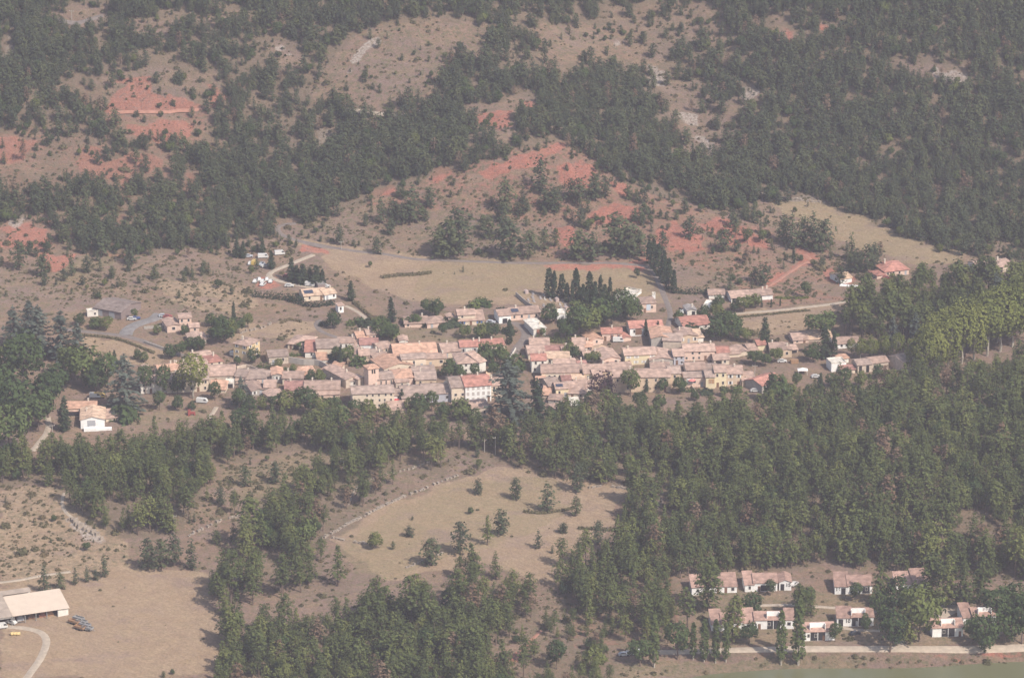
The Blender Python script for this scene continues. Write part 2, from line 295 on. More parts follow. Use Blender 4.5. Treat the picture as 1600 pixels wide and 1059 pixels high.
def ground_material():
    m, nt, N, L = new_mat('dry_hillside')
    tc = N('ShaderNodeTexCoord')
    def noise(scale, detail=5, rough=0.6, sy=1.0):
        mp = N('ShaderNodeMapping'); mp.inputs['Scale'].default_value = (1, sy, 1); L(tc.outputs['Object'], mp.inputs['Vector'])
        n = N('ShaderNodeTexNoise'); n.inputs['Scale'].default_value = scale; n.inputs['Detail'].default_value = detail; n.inputs['Roughness'].default_value = rough
        L(mp.outputs[0], n.inputs['Vector']); return n.outputs[0]
    def rng(v, a, b, c=0.0, d=1.0):
        r = N('ShaderNodeMapRange'); r.inputs[1].default_value = a; r.inputs[2].default_value = b; r.inputs[3].default_value = c; r.inputs[4].default_value = d; L(v, r.inputs[0]); return r.outputs[0]
    def math_(op, a, b):
        n = N('ShaderNodeMath'); n.operation = op
        for k, x in enumerate((a, b)):
            if isinstance(x, (int, float)): n.inputs[k].default_value = x
            else: L(x, n.inputs[k])
        return n.outputs[0]
    def mix(f, a, b):
        n = N('ShaderNodeMix'); n.data_type = 'RGBA'; L(f, n.inputs[0])
        for k, x in ((6, a), (7, b)):
            if isinstance(x, tuple): n.inputs[k].default_value = (*x, 1)
            else: L(x, n.inputs[k])
        return n.outputs[2]
    fine, mid, big, clump = noise(1.1, 6), noise(0.16, 6, 0.65), noise(0.03, 4), noise(0.42, 5, 0.7)
    at1 = N('ShaderNodeAttribute'); at1.attribute_name = 'cover_a'; s1 = N('ShaderNodeSeparateColor'); L(at1.outputs['Color'], s1.inputs[0])
    at2 = N('ShaderNodeAttribute'); at2.attribute_name = 'cover_b'; s2 = N('ShaderNodeSeparateColor'); L(at2.outputs['Color'], s2.inputs[0])
    def soft(maskv, n=mid, w=0.5):          # a patch whose rim breaks up along the noise
        return rng(math_('ADD', maskv, math_('MULTIPLY', math_('SUBTRACT', n, 0.5), w * 2)), 0.42, 0.62)
    c = mix(rng(mid, 0.35, 0.65), (0.182, 0.121, 0.086), (0.238, 0.157, 0.112))
    c = mix(rng(big, 0.35, 0.65), c, (0.188, 0.132, 0.110))
    c = mix(math_('MULTIPLY', soft(s1.outputs[2]), rng(mid, 0.3, 0.7, 0.35, 0.9)), c, (0.33, 0.242, 0.158))
    c = mix(math_('MULTIPLY', soft(s1.outputs[1]), rng(clump, 0.3, 0.65, 0.2, 0.6)), c, (0.20, 0.168, 0.090))
    c = mix(math_('MULTIPLY', soft(at2.outputs['Alpha']), rng(mid, 0.36, 0.62, 0.08, 0.8)), c, (0.285, 0.135, 0.100))
    c = mix(math_('MULTIPLY', soft(s2.outputs[2]), rng(clump, 0.48, 0.60, 0.0, 0.7)), c, (0.13, 0.115, 0.07))
    wv = N('ShaderNodeTexWave'); wv.inputs['Scale'].default_value = 0.16; wv.inputs['Distortion'].default_value = 5.0; wv.inputs['Detail'].default_value = 2; wv.bands_direction = 'DIAGONAL'; L(tc.outputs['Object'], wv.inputs['Vector'])
    c = mix(math_('MULTIPLY', math_('MULTIPLY', s1.outputs[2], rng(wv.outputs[1], 0.55, 0.9)), 0.35), c, (0.235, 0.165, 0.115))
    fields = math_('SUBTRACT', 1.0, math_('MULTIPLY', s1.outputs[2], 0.75))
    c = mix(math_('MULTIPLY', math_('MULTIPLY', rng(clump, 0.46, 0.58), fields), rng(mid, 0.3, 0.6, 0.15, 0.85)), c, (0.130, 0.115, 0.066))
    c = mix(math_('MULTIPLY', rng(noise(0.07, 5, 0.6, 2.2), 0.5, 0.62), rng(fine, 0.3, 0.7, 0.2, 0.55)), c, (0.255, 0.178, 0.114))
    c = mix(math_('MULTIPLY', rng(noise(0.05, 4, 0.6, 1.5), 0.54, 0.66), 0.5), c, (0.20, 0.142, 0.125))
    redc = mix(rng(fine, 0.3, 0.7), (0.295, 0.110, 0.082), (0.365, 0.155, 0.113))
    c = mix(math_('MULTIPLY', soft(s1.outputs[0], mid, 0.75), rng(clump, 0.34, 0.54, 0.2, 0.94)), c, redc)
    c = mix(math_('MULTIPLY', soft(s2.outputs[0], clump, 0.5), rng(fine, 0.35, 0.6, 0.2, 1.0)), c, (0.33, 0.28, 0.245))
    c = mix(math_('MULTIPLY', s2.outputs[1], rng(clump, 0.3, 0.7, 0.45, 0.85)), c, (0.14, 0.11, 0.075))
    vm = N('ShaderNodeVectorMath'); vm.operation = 'SCALE'; L(c, vm.inputs[0]); L(rng(fine, 0.3, 0.7, 0.76, 1.2), vm.inputs['Scale'])
    b = N('ShaderNodeBsdfDiffuse'); L(vm.outputs[0], b.inputs[0]); b.inputs['Roughness'].default_value = 0.8
    bp = N('ShaderNodeBump'); bp.inputs['Strength'].default_value = 0.7; bp.inputs['Distance'].default_value = 0.8
    L(math_('ADD', clump, math_('MULTIPLY', fine, 0.3)), bp.inputs['Height']); L(bp.outputs[0], b.inputs['Normal'])
    o = N('ShaderNodeOutputMaterial'); L(b.outputs[0], o.inputs[0])
    return m
me.materials.append(ground_material())
tag(obj('ground', me), 'dry brown and red hillside and valley floor', kind='structure')

# the reservoir in the lower right corner
m, nt, N, L = new_mat('lake_water')
b = N('ShaderNodeBsdfPrincipled'); b.inputs['Base Color'].default_value = (0.14, 0.138, 0.068, 1); b.inputs['Roughness'].default_value = 0.3
tc = N('ShaderNodeTexCoord'); nz = N('ShaderNodeTexNoise'); nz.inputs['Scale'].default_value = 0.9; L(tc.outputs['Object'], nz.inputs['Vector'])
bp = N('ShaderNodeBump'); bp.inputs['Strength'].default_value = 0.15; L(nz.outputs[0], bp.inputs['Height']); L(bp.outputs[0], b.inputs['Normal'])
o = N('ShaderNodeOutputMaterial'); L(b.outputs[0], o.inputs[0])
lx = np.linspace(34, 420, 42)
lv = [(x, 1389 + 0.085 * (x - 60), LAKE_Z) for x in lx] + [(x, 1150, LAKE_Z) for x in lx]
tag(obj('lake', mesh('lake', lv, [(i + 42, i + 43, i + 1, i) for i in range(41)], m)), 'green still water of the reservoir', kind='structure')

# the air: one closed box of thin haze round camera and land
m, nt, N, L = new_mat('thin_haze'); v = N('ShaderNodeVolumePrincipled')
v.inputs['Color'].default_value = (*HAZE_COLOR, 1); v.inputs['Density'].default_value = HAZE_DENSITY; v.inputs['Anisotropy'].default_value = 0.1
o = N('ShaderNodeOutputMaterial'); L(v.outputs[0], o.inputs['Volume'])
hz = obj('haze', MB().box(-2700, -800, float(GZ.min()) - 1.5, 2700, 4400, CAMZ + 6).mesh('haze', m))
tag(hz, 'pale haze filling the valley air', kind='stuff')

# ------------------------------------------------------------------ trees
M_BARK = tint_mat('pine_bark', (0.16, 0.115, 0.09), 0.3, 3.0)
M_PALEBARK = tint_mat('pale_bark', (0.34, 0.30, 0.24), 0.3, 2.0)
M_PINE = leaf_mat('pine_needles', (0.072, 0.089, 0.034), (0.104, 0.124, 0.044), (0.155, 0.167, 0.054))
M_HILL = leaf_mat('hillside_pine_needles', (0.060, 0.075, 0.042), (0.082, 0.099, 0.051), (0.106, 0.119, 0.055))
M_FIR = leaf_mat('fir_needles', (0.040, 0.058, 0.034), (0.062, 0.080, 0.042))
M_CYP = leaf_mat('cypress_foliage', (0.034, 0.052, 0.028), (0.052, 0.070, 0.036))
M_CEDAR = leaf_mat('blue_cedar_needles', (0.085, 0.105, 0.085), (0.125, 0.145, 0.115))
M_LEAF = leaf_mat('broad_leaves', (0.052, 0.078, 0.032), (0.088, 0.120, 0.044), (0.15, 0.165, 0.052))
M_PLANE = leaf_mat('plane_leaves', (0.135, 0.155, 0.042), (0.19, 0.20, 0.054))
M_POPLAR = leaf_mat('poplar_leaves', (0.075, 0.10, 0.035), (0.105, 0.13, 0.045))
M_COPPER = leaf_mat('copper_leaves', (0.050, 0.028, 0.036), (0.060, 0.034, 0.040))
M_BUSH = leaf_mat('scrub_leaves', (0.12, 0.112, 0.058), (0.165, 0.143, 0.076), (0.195, 0.15, 0.085))
M_DEAD = leaf_mat('withered_leaves', (0.16, 0.105, 0.07), (0.20, 0.14, 0.095))

def leaves(P, O, size, rng, k=3, spread=0.35, flatn=0.0, flatm=0.6):
    """k small leaf-clump quads round every point P, turned mostly along the outward directions O"""
    n = len(P) * k
    P = np.repeat(P, k, 0) + rng.normal(0, spread, (n, 3)); O = np.repeat(O, k, 0)
    nr = rng.normal(0, 1, (n, 3)); nr /= np.linalg.norm(nr, axis=1)[:, None]
    nr = nr * (1 - flatm) + O * flatm + np.array([0, 0, flatn]); nr /= np.linalg.norm(nr, axis=1)[:, None] + 1e-9
    a = np.cross(nr, rng.normal(0, 1, (n, 3))); a /= np.linalg.norm(a, axis=1)[:, None] + 1e-9
    b = np.cross(nr, a); s = size * rng.uniform(0.6, 1.35, (n, 1)); s2 = s * rng.uniform(0.5, 1.0, (n, 1))
    V = np.stack([P - a * s, P - b * s2 * 0.8, P + a * s, P + b * s2], 1).reshape(-1, 3)
    F = np.arange(n * 4).reshape(n, 4)
    return V, F
def leaf_mesh(name, VF, mat):
    V = np.concatenate([v for v, f in VF]); F = []; b = 0
    for v, f in VF: F.append(f + b); b += len(v)
    F = np.concatenate(F); m = bpy.data.meshes.new(name); m.vertices.add(len(V)); m.vertices.foreach_set('co', V.reshape(-1).astype(np.float32))
    m.loops.add(F.size); m.loops.foreach_set('vertex_index', F.reshape(-1).astype(np.int32)); m.polygons.add(len(F))
    m.polygons.foreach_set('loop_start', (np.arange(len(F)) * 4).astype(np.int32)); m.update(calc_edges=True); m.materials.append(mat); return m
def whorled(h, cb, rmax, prof, seed, mat, size=0.42, droop=0.12, step=0.72, nb=6, k=3, gap=0.1, flatn=0.25, lift=0.12, bark=None):
    """conifer: tapered trunk, whorls of branches carrying needle clumps; returns trunk and crown meshes (unit: metres)"""
    rng = np.random.default_rng(seed); z0 = cb * h; pts = []; out = []; tr = MB()
    lean = rng.normal(0, 0.02, 2)
    ax = lambda z: np.array([lean[0] * z, lean[1] * z, z])
    tr.tube([ax(-0.5), ax(h * 0.3), ax(h * 0.65), ax(h * 0.97)], [0.017 * h + 0.05, 0.013 * h, 0.008 * h, 0.02], 5)
    z = z0 + 0.2; ph = rng.uniform(0, 6)
    while z < h * 0.985:
        t = (z - z0) / (h - z0); r = rmax * prof(t) * rng.uniform(0.82, 1.1); ph += 0.9
        n = max(3, int(round(nb * (0.6 + 0.5 * prof(t)))))
        for i in range(n):
            if rng.random() < gap: continue
            an = ph + i * 2 * math.pi / n + rng.normal(0, 0.22); rr = r * rng.uniform(0.62, 1.12); d = np.array([math.cos(an), math.sin(an), 0.0])
            zz = z + rng.normal(0, 0.16)
            m_ = max(1, int(rr / 0.55))
            for q in range(m_):
                u = (q + 0.75) / m_ if m_ > 1 else 0.7
                if u * rr < 0.25 * rr and t < 0.85: continue
                p = ax(zz) + d * rr * u + np.array([0, 0, lift * rr * u - droop * rr * u * u])
                pts.append(p); o = d * (0.45 + 0.3 * t) + np.array([0, 0, 0.55 + 0.3 * t]); out.append(o / np.linalg.norm(o))
            if rr > 1.2 and i % 2 == 0: tr.tube([ax(zz), ax(zz) + d * rr * 0.75 + np.array([0, 0, (lift - 0.5 * droop) * rr * 0.75])], [0.045, 0.02], 3)
        z += step * rng.uniform(0.8, 1.2) * (1.0 - 0.35 * t)
    pts.append(ax(h)); out.append((0, 0, 1))
    VF = [leaves(np.array(pts), np.array(out), size, rng, k, 0.24, flatn)]
    return tr.mesh('trunk', bark or M_BARK), leaf_mesh('crown', VF, mat)
def lobed(h, cb, rx, seed, mat, nl=9, npt=330, size=0.45, k=3, bark=None, shape=1.0, trunk_r=0.022, low=0.0):
    """broadleaf: trunk with limbs, crown of uneven lobes with gaps"""
    rng = np.random.default_rng(seed); tr = MB(); zc = (cb * h + h) / 2; hz_ = (h - cb * h) / 2; pts = []; out = []
    tr.tube([(0, 0, -0.5), (0.02 * h, 0, cb * h * 0.6), (0, 0.02 * h, cb * h + 0.2 * hz_), (0, 0, zc)], [trunk_r * h + 0.05, trunk_r * h * 0.85, trunk_r * h * 0.7, trunk_r * h * 0.3], 6)
    cs = [(np.zeros(3) + (0, 0, zc), 0.62)]
    for i in range(nl):
        an = i * 2.4 + rng.normal(0, 0.3); e = rng.uniform(-0.75 + low, 0.95); q = math.sqrt(max(0.05, 1 - e * e)) * rng.uniform(0.5, 0.72) * (1 - 0.25 * max(0, e) * (2 - shape))
        c = np.array([math.cos(an) * q * rx, math.sin(an) * q * rx, zc + e * hz_ * 0.62]); cs.append((c, rng.uniform(0.34, 0.52)))
        tr.tube([(0, 0, min(c[2], cb * h + 0.2 * hz_)), tuple(c * (0.6, 0.6, 1) - (0, 0, 0.1 * hz_)), tuple(c)], [trunk_r * h * 0.45, trunk_r * h * 0.25, 0.03], 4)
    per = max(10, npt // len(cs))
    for c, s in cs:
        d = rng.normal(0, 1, (per, 3)); d /= np.linalg.norm(d, axis=1)[:, None]; rad = rng.uniform(0.72, 1.05, (per, 1))
        p = c + d * rad * np.array([s * rx, s * rx, s * hz_ * 1.15])
        keep = np.ones(per, bool)
        for c2, s2 in cs:
            if c2 is not c: keep &= (((p - c2) / np.array([s2 * rx, s2 * rx, s2 * hz_ * 1.15])) ** 2).sum(1) > 0.55
        p = p[keep]; d = d[keep]; g = (p - (0, 0, zc)); g /= np.linalg.norm(g, axis=1)[:, None] + 1e-6
        pts.append(p); out.append(0.6 * d + 0.4 * g)
    P = np.concatenate(pts); O = np.concatenate(out)
    return tr.mesh('trunk', bark or M_BARK), leaf_mesh('crown', [leaves(P, O, size, rng, k, 0.3, 0.15, 0.62)], mat)
def spindle(h, r, seed, mat, n=260, size=0.36, k=3, cb=0.03, ragged=0.12, power=0.55, bark=None):
    rng = np.random.default_rng(seed); tr = MB(); tr.tube([(0, 0, -0.5), (0, 0, h * 0.5), (0, 0, h * 0.9)], [0.02 * h, 0.013 * h, 0.02], 5)
    t = rng.random(n) ** 0.9; z = h * (cb + (1 - cb) * t); an = rng.uniform(0, 6.283, n)
    rr = r * (1 - t) ** power * np.minimum(1, 0.45 + 3.2 * t) * (1 + ragged * (np.sin(an * 3 + t * 17 + seed) + rng.normal(0, 0.5, n))) * rng.uniform(0.75, 1.0, n)
    P = np.stack([np.cos(an) * rr, np.sin(an) * rr, z], 1); O = np.stack([np.cos(an) * 0.75, np.sin(an) * 0.75, 0.55 + 0 * an], 1)
    return tr.mesh('trunk', bark or M_BARK), leaf_mesh('crown', [leaves(P, O, size, rng, k, 0.16, 0.1, 0.6)], mat)
def dome(r, h, seed, mat, n=70, size=0.3, k=3):
    rng = np.random.default_rng(seed); d = rng.normal(0, 1, (n, 3)); d[:, 2] = np.abs(d[:, 2]); d /= np.linalg.norm(d, axis=1)[:, None]
    lump = 1 + 0.22 * np.sin(d[:, 0] * 5 + seed) * np.cos(d[:, 1] * 4 + seed * 2)
    P = d * np.array([r, r, h]) * (rng.uniform(0.7, 1.0, (n, 1)) * lump[:, None])
    return leaf_mesh('shrub', [leaves(P, d, size, rng, k, 0.14, 0.2, 0.55)], mat)
cone = lambda t: (1 - t) ** 0.75 * min(1, 0.55 + 2.5 * t)
oval = lambda t: max(0.12, math.sqrt(max(0, 1 - (abs(t - 0.38) / 0.66) ** 2)))
umbr = lambda t: 0.25 + 0.75 * math.sin(math.pi * min(1, 0.15 + t * 0.8))
flatc = lambda t: (1 - t) ** 0.55 * (0.7 + 0.3 * math.sin(t * 40))
KIND = {}
KIND['hill'] = [whorled(7.4, 0.08, 2.4, oval, 1, M_HILL, size=.34), whorled(7.8, 0.10, 2.45, cone, 2, M_HILL, size=.33), whorled(7.0, 0.06, 2.7, oval, 3, M_HILL, size=.34, gap=0.2), whorled(8.2, 0.15, 2.5, oval, 4, M_HILL, size=.34, gap=0.15)]
KIND['front'] = [whorled(13, 0.30, 3.3, oval, 11, M_PINE, size=.36, gap=0.16), whorled(12, 0.20, 3.5, cone, 12, M_PINE, size=.36, gap=0.12), whorled(14, 0.38, 3.2, oval, 13, M_PINE, size=.36, gap=0.2), whorled(11.5, 0.12, 3.5, cone, 14, M_PINE, size=.36, gap=0.14), whorled(12.5, 0.28, 3.5, umbr, 15, M_PINE, size=.36, gap=0.2), whorled(12.8, 0.25, 3.1, cone, 16, M_PINE, size=.36, gap=0.16)]
KIND['fullpine'] = [whorled(17, 0.09, 4.3, cone, 25, M_PINE, size=.42, gap=0.1), whorled(16.5, 0.12, 4.5, oval, 26, M_PINE, size=.42, gap=0.14)]
KIND['grove'] = [whorled(16, 0.52, 3.1, oval, 21, M_PINE, gap=0.15), whorled(15.5, 0.48, 3.3, umbr, 22, M_PINE, gap=0.2)]
KIND['fir'] = [whorled(10, 0.03, 2.9, cone, 31, M_FIR, gap=0.04, nb=8, k=4, step=0.6), whorled(9.5, 0.04, 2.6, cone, 32, M_FIR, gap=0.08, nb=7, k=4, step=0.6)]
KIND['cedar'] = [whorled(18, 0.06, 8.6, flatc, 41, M_CEDAR, size=0.55, droop=0.05, step=1.15, nb=9, k=4, gap=0.12, flatn=0.9, lift=0.1), whorled(17, 0.05, 6.8, flatc, 42, M_CEDAR, size=0.55, droop=0.12, step=1.05, nb=8, k=4, gap=0.15, flatn=0.9, lift=0.08)]
KIND['broad'] = [lobed(10, 0.20, 3.9, 51, M_LEAF, npt=620, size=.4), lobed(9, 0.12, 3.7, 52, M_LEAF, nl=11, npt=620, size=.4), lobed(11, 0.22, 3.7, 53, M_LEAF, nl=9, npt=620, size=.4), lobed(8, 0.08, 3.6, 54, M_LEAF, nl=10, npt=560, size=.38, low=0.2)]
KIND['plane'] = [lobed(19, 0.18, 6.2, 61, M_PLANE, nl=16, npt=1900, size=0.42, bark=M_PALEBARK), lobed(19.5, 0.15, 5.9, 62, M_PLANE, nl=16, npt=1900, size=0.42, bark=M_PALEBARK)]
KIND['cypress'] = [spindle(11, 1.35, 71, M_CYP), spindle(11, 1.6, 72, M_CYP, ragged=0.2)]
KIND['poplar'] = [spindle(20, 2.2, 81, M_POPLAR, n=420, size=0.46, cb=0.08, ragged=0.25, power=0.42, bark=M_PALEBARK), spindle(20, 1.9, 82, M_POPLAR, n=380, size=0.46, cb=0.1, ragged=0.28, power=0.4, bark=M_PALEBARK)]
KIND['copper'] = [lobed(12, 0.12, 5.2, 91, M_COPPER, nl=11, npt=420)]
KIND['dead'] = [whorled(12, 0.3, 2.8, oval, 95, M_DEAD, gap=0.35, k=2)]
BUSH = [dome(1.5, 1.5, 5, M_BUSH), dome(1.6, 1.1, 6, M_BUSH), dome(1.3, 1.7, 7, M_BUSH), dome(1.4, 1.4, 8, M_LEAF), dome(1.5, 1.3, 9, M_FIR)]
NOMH = {'hill': 7.5, 'front': 12.6, 'grove': 15.8, 'fullpine': 16.8, 'fir': 9.8, 'cedar': 17.5, 'broad': 9.5, 'plane': 19, 'cypress': 11, 'poplar': 20, 'copper': 12, 'dead': 12}
NAME = {'hill': ('pine_tree', 'pine tree'), 'front': ('pine_tree', 'pine tree'), 'grove': ('pine_tree', 'pine tree'), 'fullpine': ('pine_tree', 'pine tree'), 'fir': ('fir_tree', 'fir tree'), 'cedar': ('cedar_tree', 'cedar'), 'broad': ('broadleaf_tree', 'tree'),
        'plane': ('plane_tree', 'plane tree'), 'cypress': ('cypress_tree', 'cypress'), 'poplar': ('poplar_tree', 'poplar'), 'copper': ('copper_beech', 'tree'), 'dead': ('withered_pine', 'pine tree')}
TAKEN = []                                    # footprints (x, y, r) that random planting keeps clear of
def plant(kind, X, Y, Z, h, label, group=None, wide=1.0, var=None):
    """one tree of its own: an empty at its foot with trunk and crown"""
    nm, cat = NAME[kind]; vs = KIND[kind]; tr, cr = vs[random.randrange(len(vs)) if var is None else var % len(vs)]
    s = h / NOMH[kind]; e = empty(nm, (X, Y, Z - 0.1), random.uniform(0, 6.28)); e.scale = (s * wide, s * wide, s)
    obj('trunk', tr, e); obj('crown', cr, e)
    return tag(e, label, cat, group)

# ------------------------------------------------------------------ roads and tracks draped on the land
M_ASPHALT = tint_mat('worn_asphalt', (0.195, 0.16, 0.14), 0.16, 0.5)
M_GRAVEL = tint_mat('pale_gravel', (0.40, 0.325, 0.25), 0.16, 0.6)
M_REDTRACK = tint_mat('red_earth_track', (0.35, 0.175, 0.125), 0.18, 0.5)
M_YARD = tint_mat('grey_yard', (0.22, 0.20, 0.19), 0.2, 0.4)
M_LIME = tint_mat('pale_lime_stone', (0.31, 0.255, 0.205), 0.25, 0.8, bump=0.4)
def smooth_path(pts, step=2.0):
    P = np.array(pts, float); out = []
    for i in range(len(P) - 1):
        a, b, c, d = P[max(i - 1, 0)], P[i], P[i + 1], P[min(i + 2, len(P) - 1)]; n = max(2, int(np.linalg.norm(c - b) / step))
        for k in range(n):
            t = k / n; out.append(0.5 * (2 * b + (c - a) * t + (2 * a - 5 * b + 4 * c - d) * t * t + (3 * b - a - 3 * c + d) * t ** 3))
    out.append(P[-1]); return np.array(out)
def road(name, px, width, mat, label, dz=0.16, crown=5):
    w = smooth_path([ground(*p)[:2] for p in pl(px)]); T = np.gradient(w, axis=0); T /= np.linalg.norm(T, axis=1)[:, None] + 1e-9
    Nn = np.stack([-T[:, 1], T[:, 0]], 1); vs = []; fs = []; m_ = crown
    jit = 1 + 0.10 * (fbm(w[:, 0], w[:, 1], 6, 51) - 0.5)
    for i, (p, n) in enumerate(zip(w, Nn)):
        for k in range(m_):
            q = p + n * width * (k / (m_ - 1) - 0.5) * jit[i]; z = float(H(q[0], q[1])) + dz
            if k in (0, m_ - 1): z -= 0.5
            vs.append((q[0], q[1], z))
    for i in range(len(w) - 1):
        for k in range(m_ - 1): a = i * m_ + k; fs.append((a, a + 1, a + m_ + 1, a + m_))
    o = obj(name, mesh(name, vs, fs, mat, True)); tag(o, label, kind='structure')
    for p in w[::2]: TAKEN.append((p[0], p[1], width * 0.5 + 1.6))
    return w
back_road = road('road', '1020,535 1040,515 1046,500 1047,488 1041,470 1031,445 1022,426 1010,417 985,413 940,411 860,411 780,410 700,407 650,405 600,397 560,393 520,387 490,381 465,376 450,371 438,365 434,357 440,352 462,349', 3.8, M_ASPHALT, 'grey asphalt road curving round the fields above the village')
road('road', '793,580 798,562 806,546 819,530 821,518 809,507 790,504 700,507', 6.0, M_ASPHALT, 'grey village street beside the tall cypress')
road('road', '95,514 125,517 180,523 215,530 250,543 270,550 300,560', 5.0, M_ASPHALT, 'grey road running down past the left barn')
road('road', '196,524 200,515 215,506 240,498 250,490', 8.5, M_YARD, 'grey yard drive beside the brown barn', 0.2)
road('track', '30,1075 48,1050 62,1030 71,1010 72,998 64,988 45,982 15,979 -20,980', 4.4, M_GRAVEL, 'pale gravel drive curving up to the farm shed')
road('track', '1000,1018 1060,1018 1110,1016 1180,1014 1260,1013 1340,1013 1420,1013 1500,1014 1620,1010', 5.6, M_GRAVEL, 'pale gravel lake road in front of the chalets')
road('track', '1412,1012 1408,1003 1405,995', 5.0, M_GRAVEL, 'short gravel spur leading off the lake road', 0.2)
road('track', '1170,946 1205,945 1245,945 1300,949 1345,953 1370,956', 3.0, M_GRAVEL, 'narrow pale path between the two chalet rows')
road('track', '1300,978 1320,981 1345,984 1375,985', 3.0, M_GRAVEL, 'pale path below chalet ten')
road('track', '1462,962 1480,952 1500,946', 12.0, M_GRAVEL, 'pale parking apron beside the right chalets')
road('track', '50,705 62,690 72,677 76,664 74,650', 3.8, M_GRAVEL, 'two-rut dirt track left of the white farmhouse')
road('track', '1118,494 1150,490 1200,486 1250,481 1300,475 1335,468', 3.6, M_GRAVEL, 'pale dirt lane below the long white house')
road('track', '1190,452 1212,440 1235,424 1256,411 1268,409 1260,400 1250,392 1240,386', 3.2, M_REDTRACK, 'red earth track climbing to the orange garage')
road('track', '520,465 500,452 470,446 445,441 428,436 420,430 428,423 445,416 470,406 490,398', 4.2, M_GRAVEL, 'pale dirt drive through the hillside yard')
road('track', '540,478 560,488 585,508 606,520', 3.0, M_GRAVEL, 'earth path running down to the village top')
road('track', '500,500 494,506 500,516 512,522 530,528', 3.6, M_ASPHALT, 'narrow lane past the dark round tree')
road('track', '70,30 95,34 120,37 142,31 160,25', 4.0, M_ASPHALT, 'short stretch of road high on the left hillside', 0.6)
road('track', '-20,912 30,906 60,900 110,893', 2.6, M_GRAVEL, 'faint pale track above the farm shed')
road('track', '100,770 97,785 103,800 118,812', 2.0, M_GRAVEL, 'faint footpath on the left dry slope')
road('track', '806,1030 815,1015 835,995 845,985', 2.2, M_REDTRACK, 'red gully path at the bottom centre')
road('track', '690,165 640,180 590,178 540,172', 2.6, M_GRAVEL, 'faint track across the upper clearing', 0.6)
road('track', '170,178 230,175 320,170', 2.2, M_REDTRACK, 'red ledge path under the left red cliff', 0.6)
road('track', '325,655 332,646 338,636', 3.0, M_GRAVEL, 'earth ramp below the long terrace')

def stone_wall(px, label, h=0.9, w=1.0, mat=M_LIME):
    """dry-stone wall: one run of rough blocks with an uneven broken top"""
    p = smooth_path([ground(*q)[:2] for q in pl(px)], 0.9); b = MB(); rng = random.Random(len(px))
    for i in range(len(p) - 1):
        if rng.random() < 0.2: continue
        d = p[i + 1] - p[i]; n = np.array([-d[1], d[0]]) / (np.linalg.norm(d) + 1e-9); ww = w * rng.uniform(0.6, 1.25); hh = h * rng.uniform(0.45, 1.2); of = rng.uniform(-0.2, 0.2)
        c = [p[i] + n * (of - ww / 2), p[i + 1] + n * (of - ww / 2), p[i + 1] + n * (of + ww / 2), p[i] + n * (of + ww / 2)]; z = float(H(*p[i]))
        b.add([(*q, z - 0.4) for q in c] + [(*(q * 0.85 + (p[i] + p[i + 1]) / 2 * 0.15), z + hh * rng.uniform(0.8, 1.1)) for q in c], [(0, 3, 2, 1), (4, 5, 6, 7), (0, 1, 5, 4), (1, 2, 6, 5), (2, 3, 7, 6), (3, 0, 4, 7)])
    for q in p[::3]: TAKEN.append((q[0], q[1], 1.8))
    return tag(obj('stone_wall', b.mesh('stone_wall', mat)), label, 'wall')
stone_wall('502,842 525,830 545,818 575,803 600,790 640,773 680,757 716,742', 'long pale dry-stone wall along the upper left of the big field', 0.9, 1.2)
stone_wall('520,840 545,846 575,850', 'short low stone wall left of the round green tree')
stone_wall('628,888 650,882 672,872 700,862', 'low stone wall left of the field pines')
stone_wall('290,840 320,825 350,812 385,805', 'pale broken wall in the scrub left of the pine clump')
stone_wall('108,808 125,822 145,832 160,843', 'heap of pale boulders at the corner of the left wood', 1.4, 2.6)
stone_wall('1015,800 1018,785 1022,768', 'pale rubble bank right of the big field', 1.2, 2.4)
stone_wall('920,762 945,760 985,764', 'low stone edge along the top of the big field')
stone_wall('935,826 955,828 972,832', 'low dark wall at the right side of the field')
stone_wall('1180,303 1210,308 1250,313 1290,318', 'pale stone edging above the far green field', 1.0, 1.2)
stone_wall('370,522 390,517 412,512 425,505', 'low curving wall above the yellow house')
stone_wall('545,788 560,760 600,742 640,733 680,718', 'broken wall line through the scrub below the village', 0.6, 0.8)

# ------------------------------------------------------------------ buildings
ROOFC = {'p': (0.415, 0.285, 0.225), 'b': (0.34, 0.25, 0.205), 'o': (0.50, 0.30, 0.21), 'r': (0.41, 0.195, 0.15), 'l': (0.55, 0.385, 0.275), 'd': (0.33, 0.175, 0.145),
         'w': (0.62, 0.56, 0.48), 'g': (0.27, 0.24, 0.225), 'k': (0.20, 0.155, 0.135), 'f': (0.58, 0.40, 0.27), 't': (0.37, 0.235, 0.185)}
WALLC = {'c': (0.66, 0.54, 0.415), 'w': (0.74, 0.68, 0.60), 'o': (0.60, 0.45, 0.32), 'p': (0.67, 0.48, 0.385), 's': (0.54, 0.435, 0.345), 'g': (0.40, 0.355, 0.31), 'y': (0.64, 0.475, 0.275),
         'n': (0.25, 0.19, 0.175), 'W': (0.82, 0.79, 0.75), 'b': (0.47, 0.46, 0.50), 'h': (0.70, 0.58, 0.385)}
RM = {k: tint_mat('tiled_roof_' + k, c, 0.36, 0.5, 0.85, 0.17, stripes=1.7 if k not in 'wg' else None) for k, c in ROOFC.items()}
WM = {k: tint_mat('rendered_wall_' + k, c, 0.10 if k != 's' else 0.2, 0.8, 0.9, 0.05) for k, c in WALLC.items()}
M_FRAME = tint_mat('window_frame', (0.55, 0.50, 0.44), 0.1, 2.0)
M_GLASS = tint_mat('dark_glass', (0.035, 0.035, 0.04), 0.2, 1.0, rough=0.25, spec=0.5)
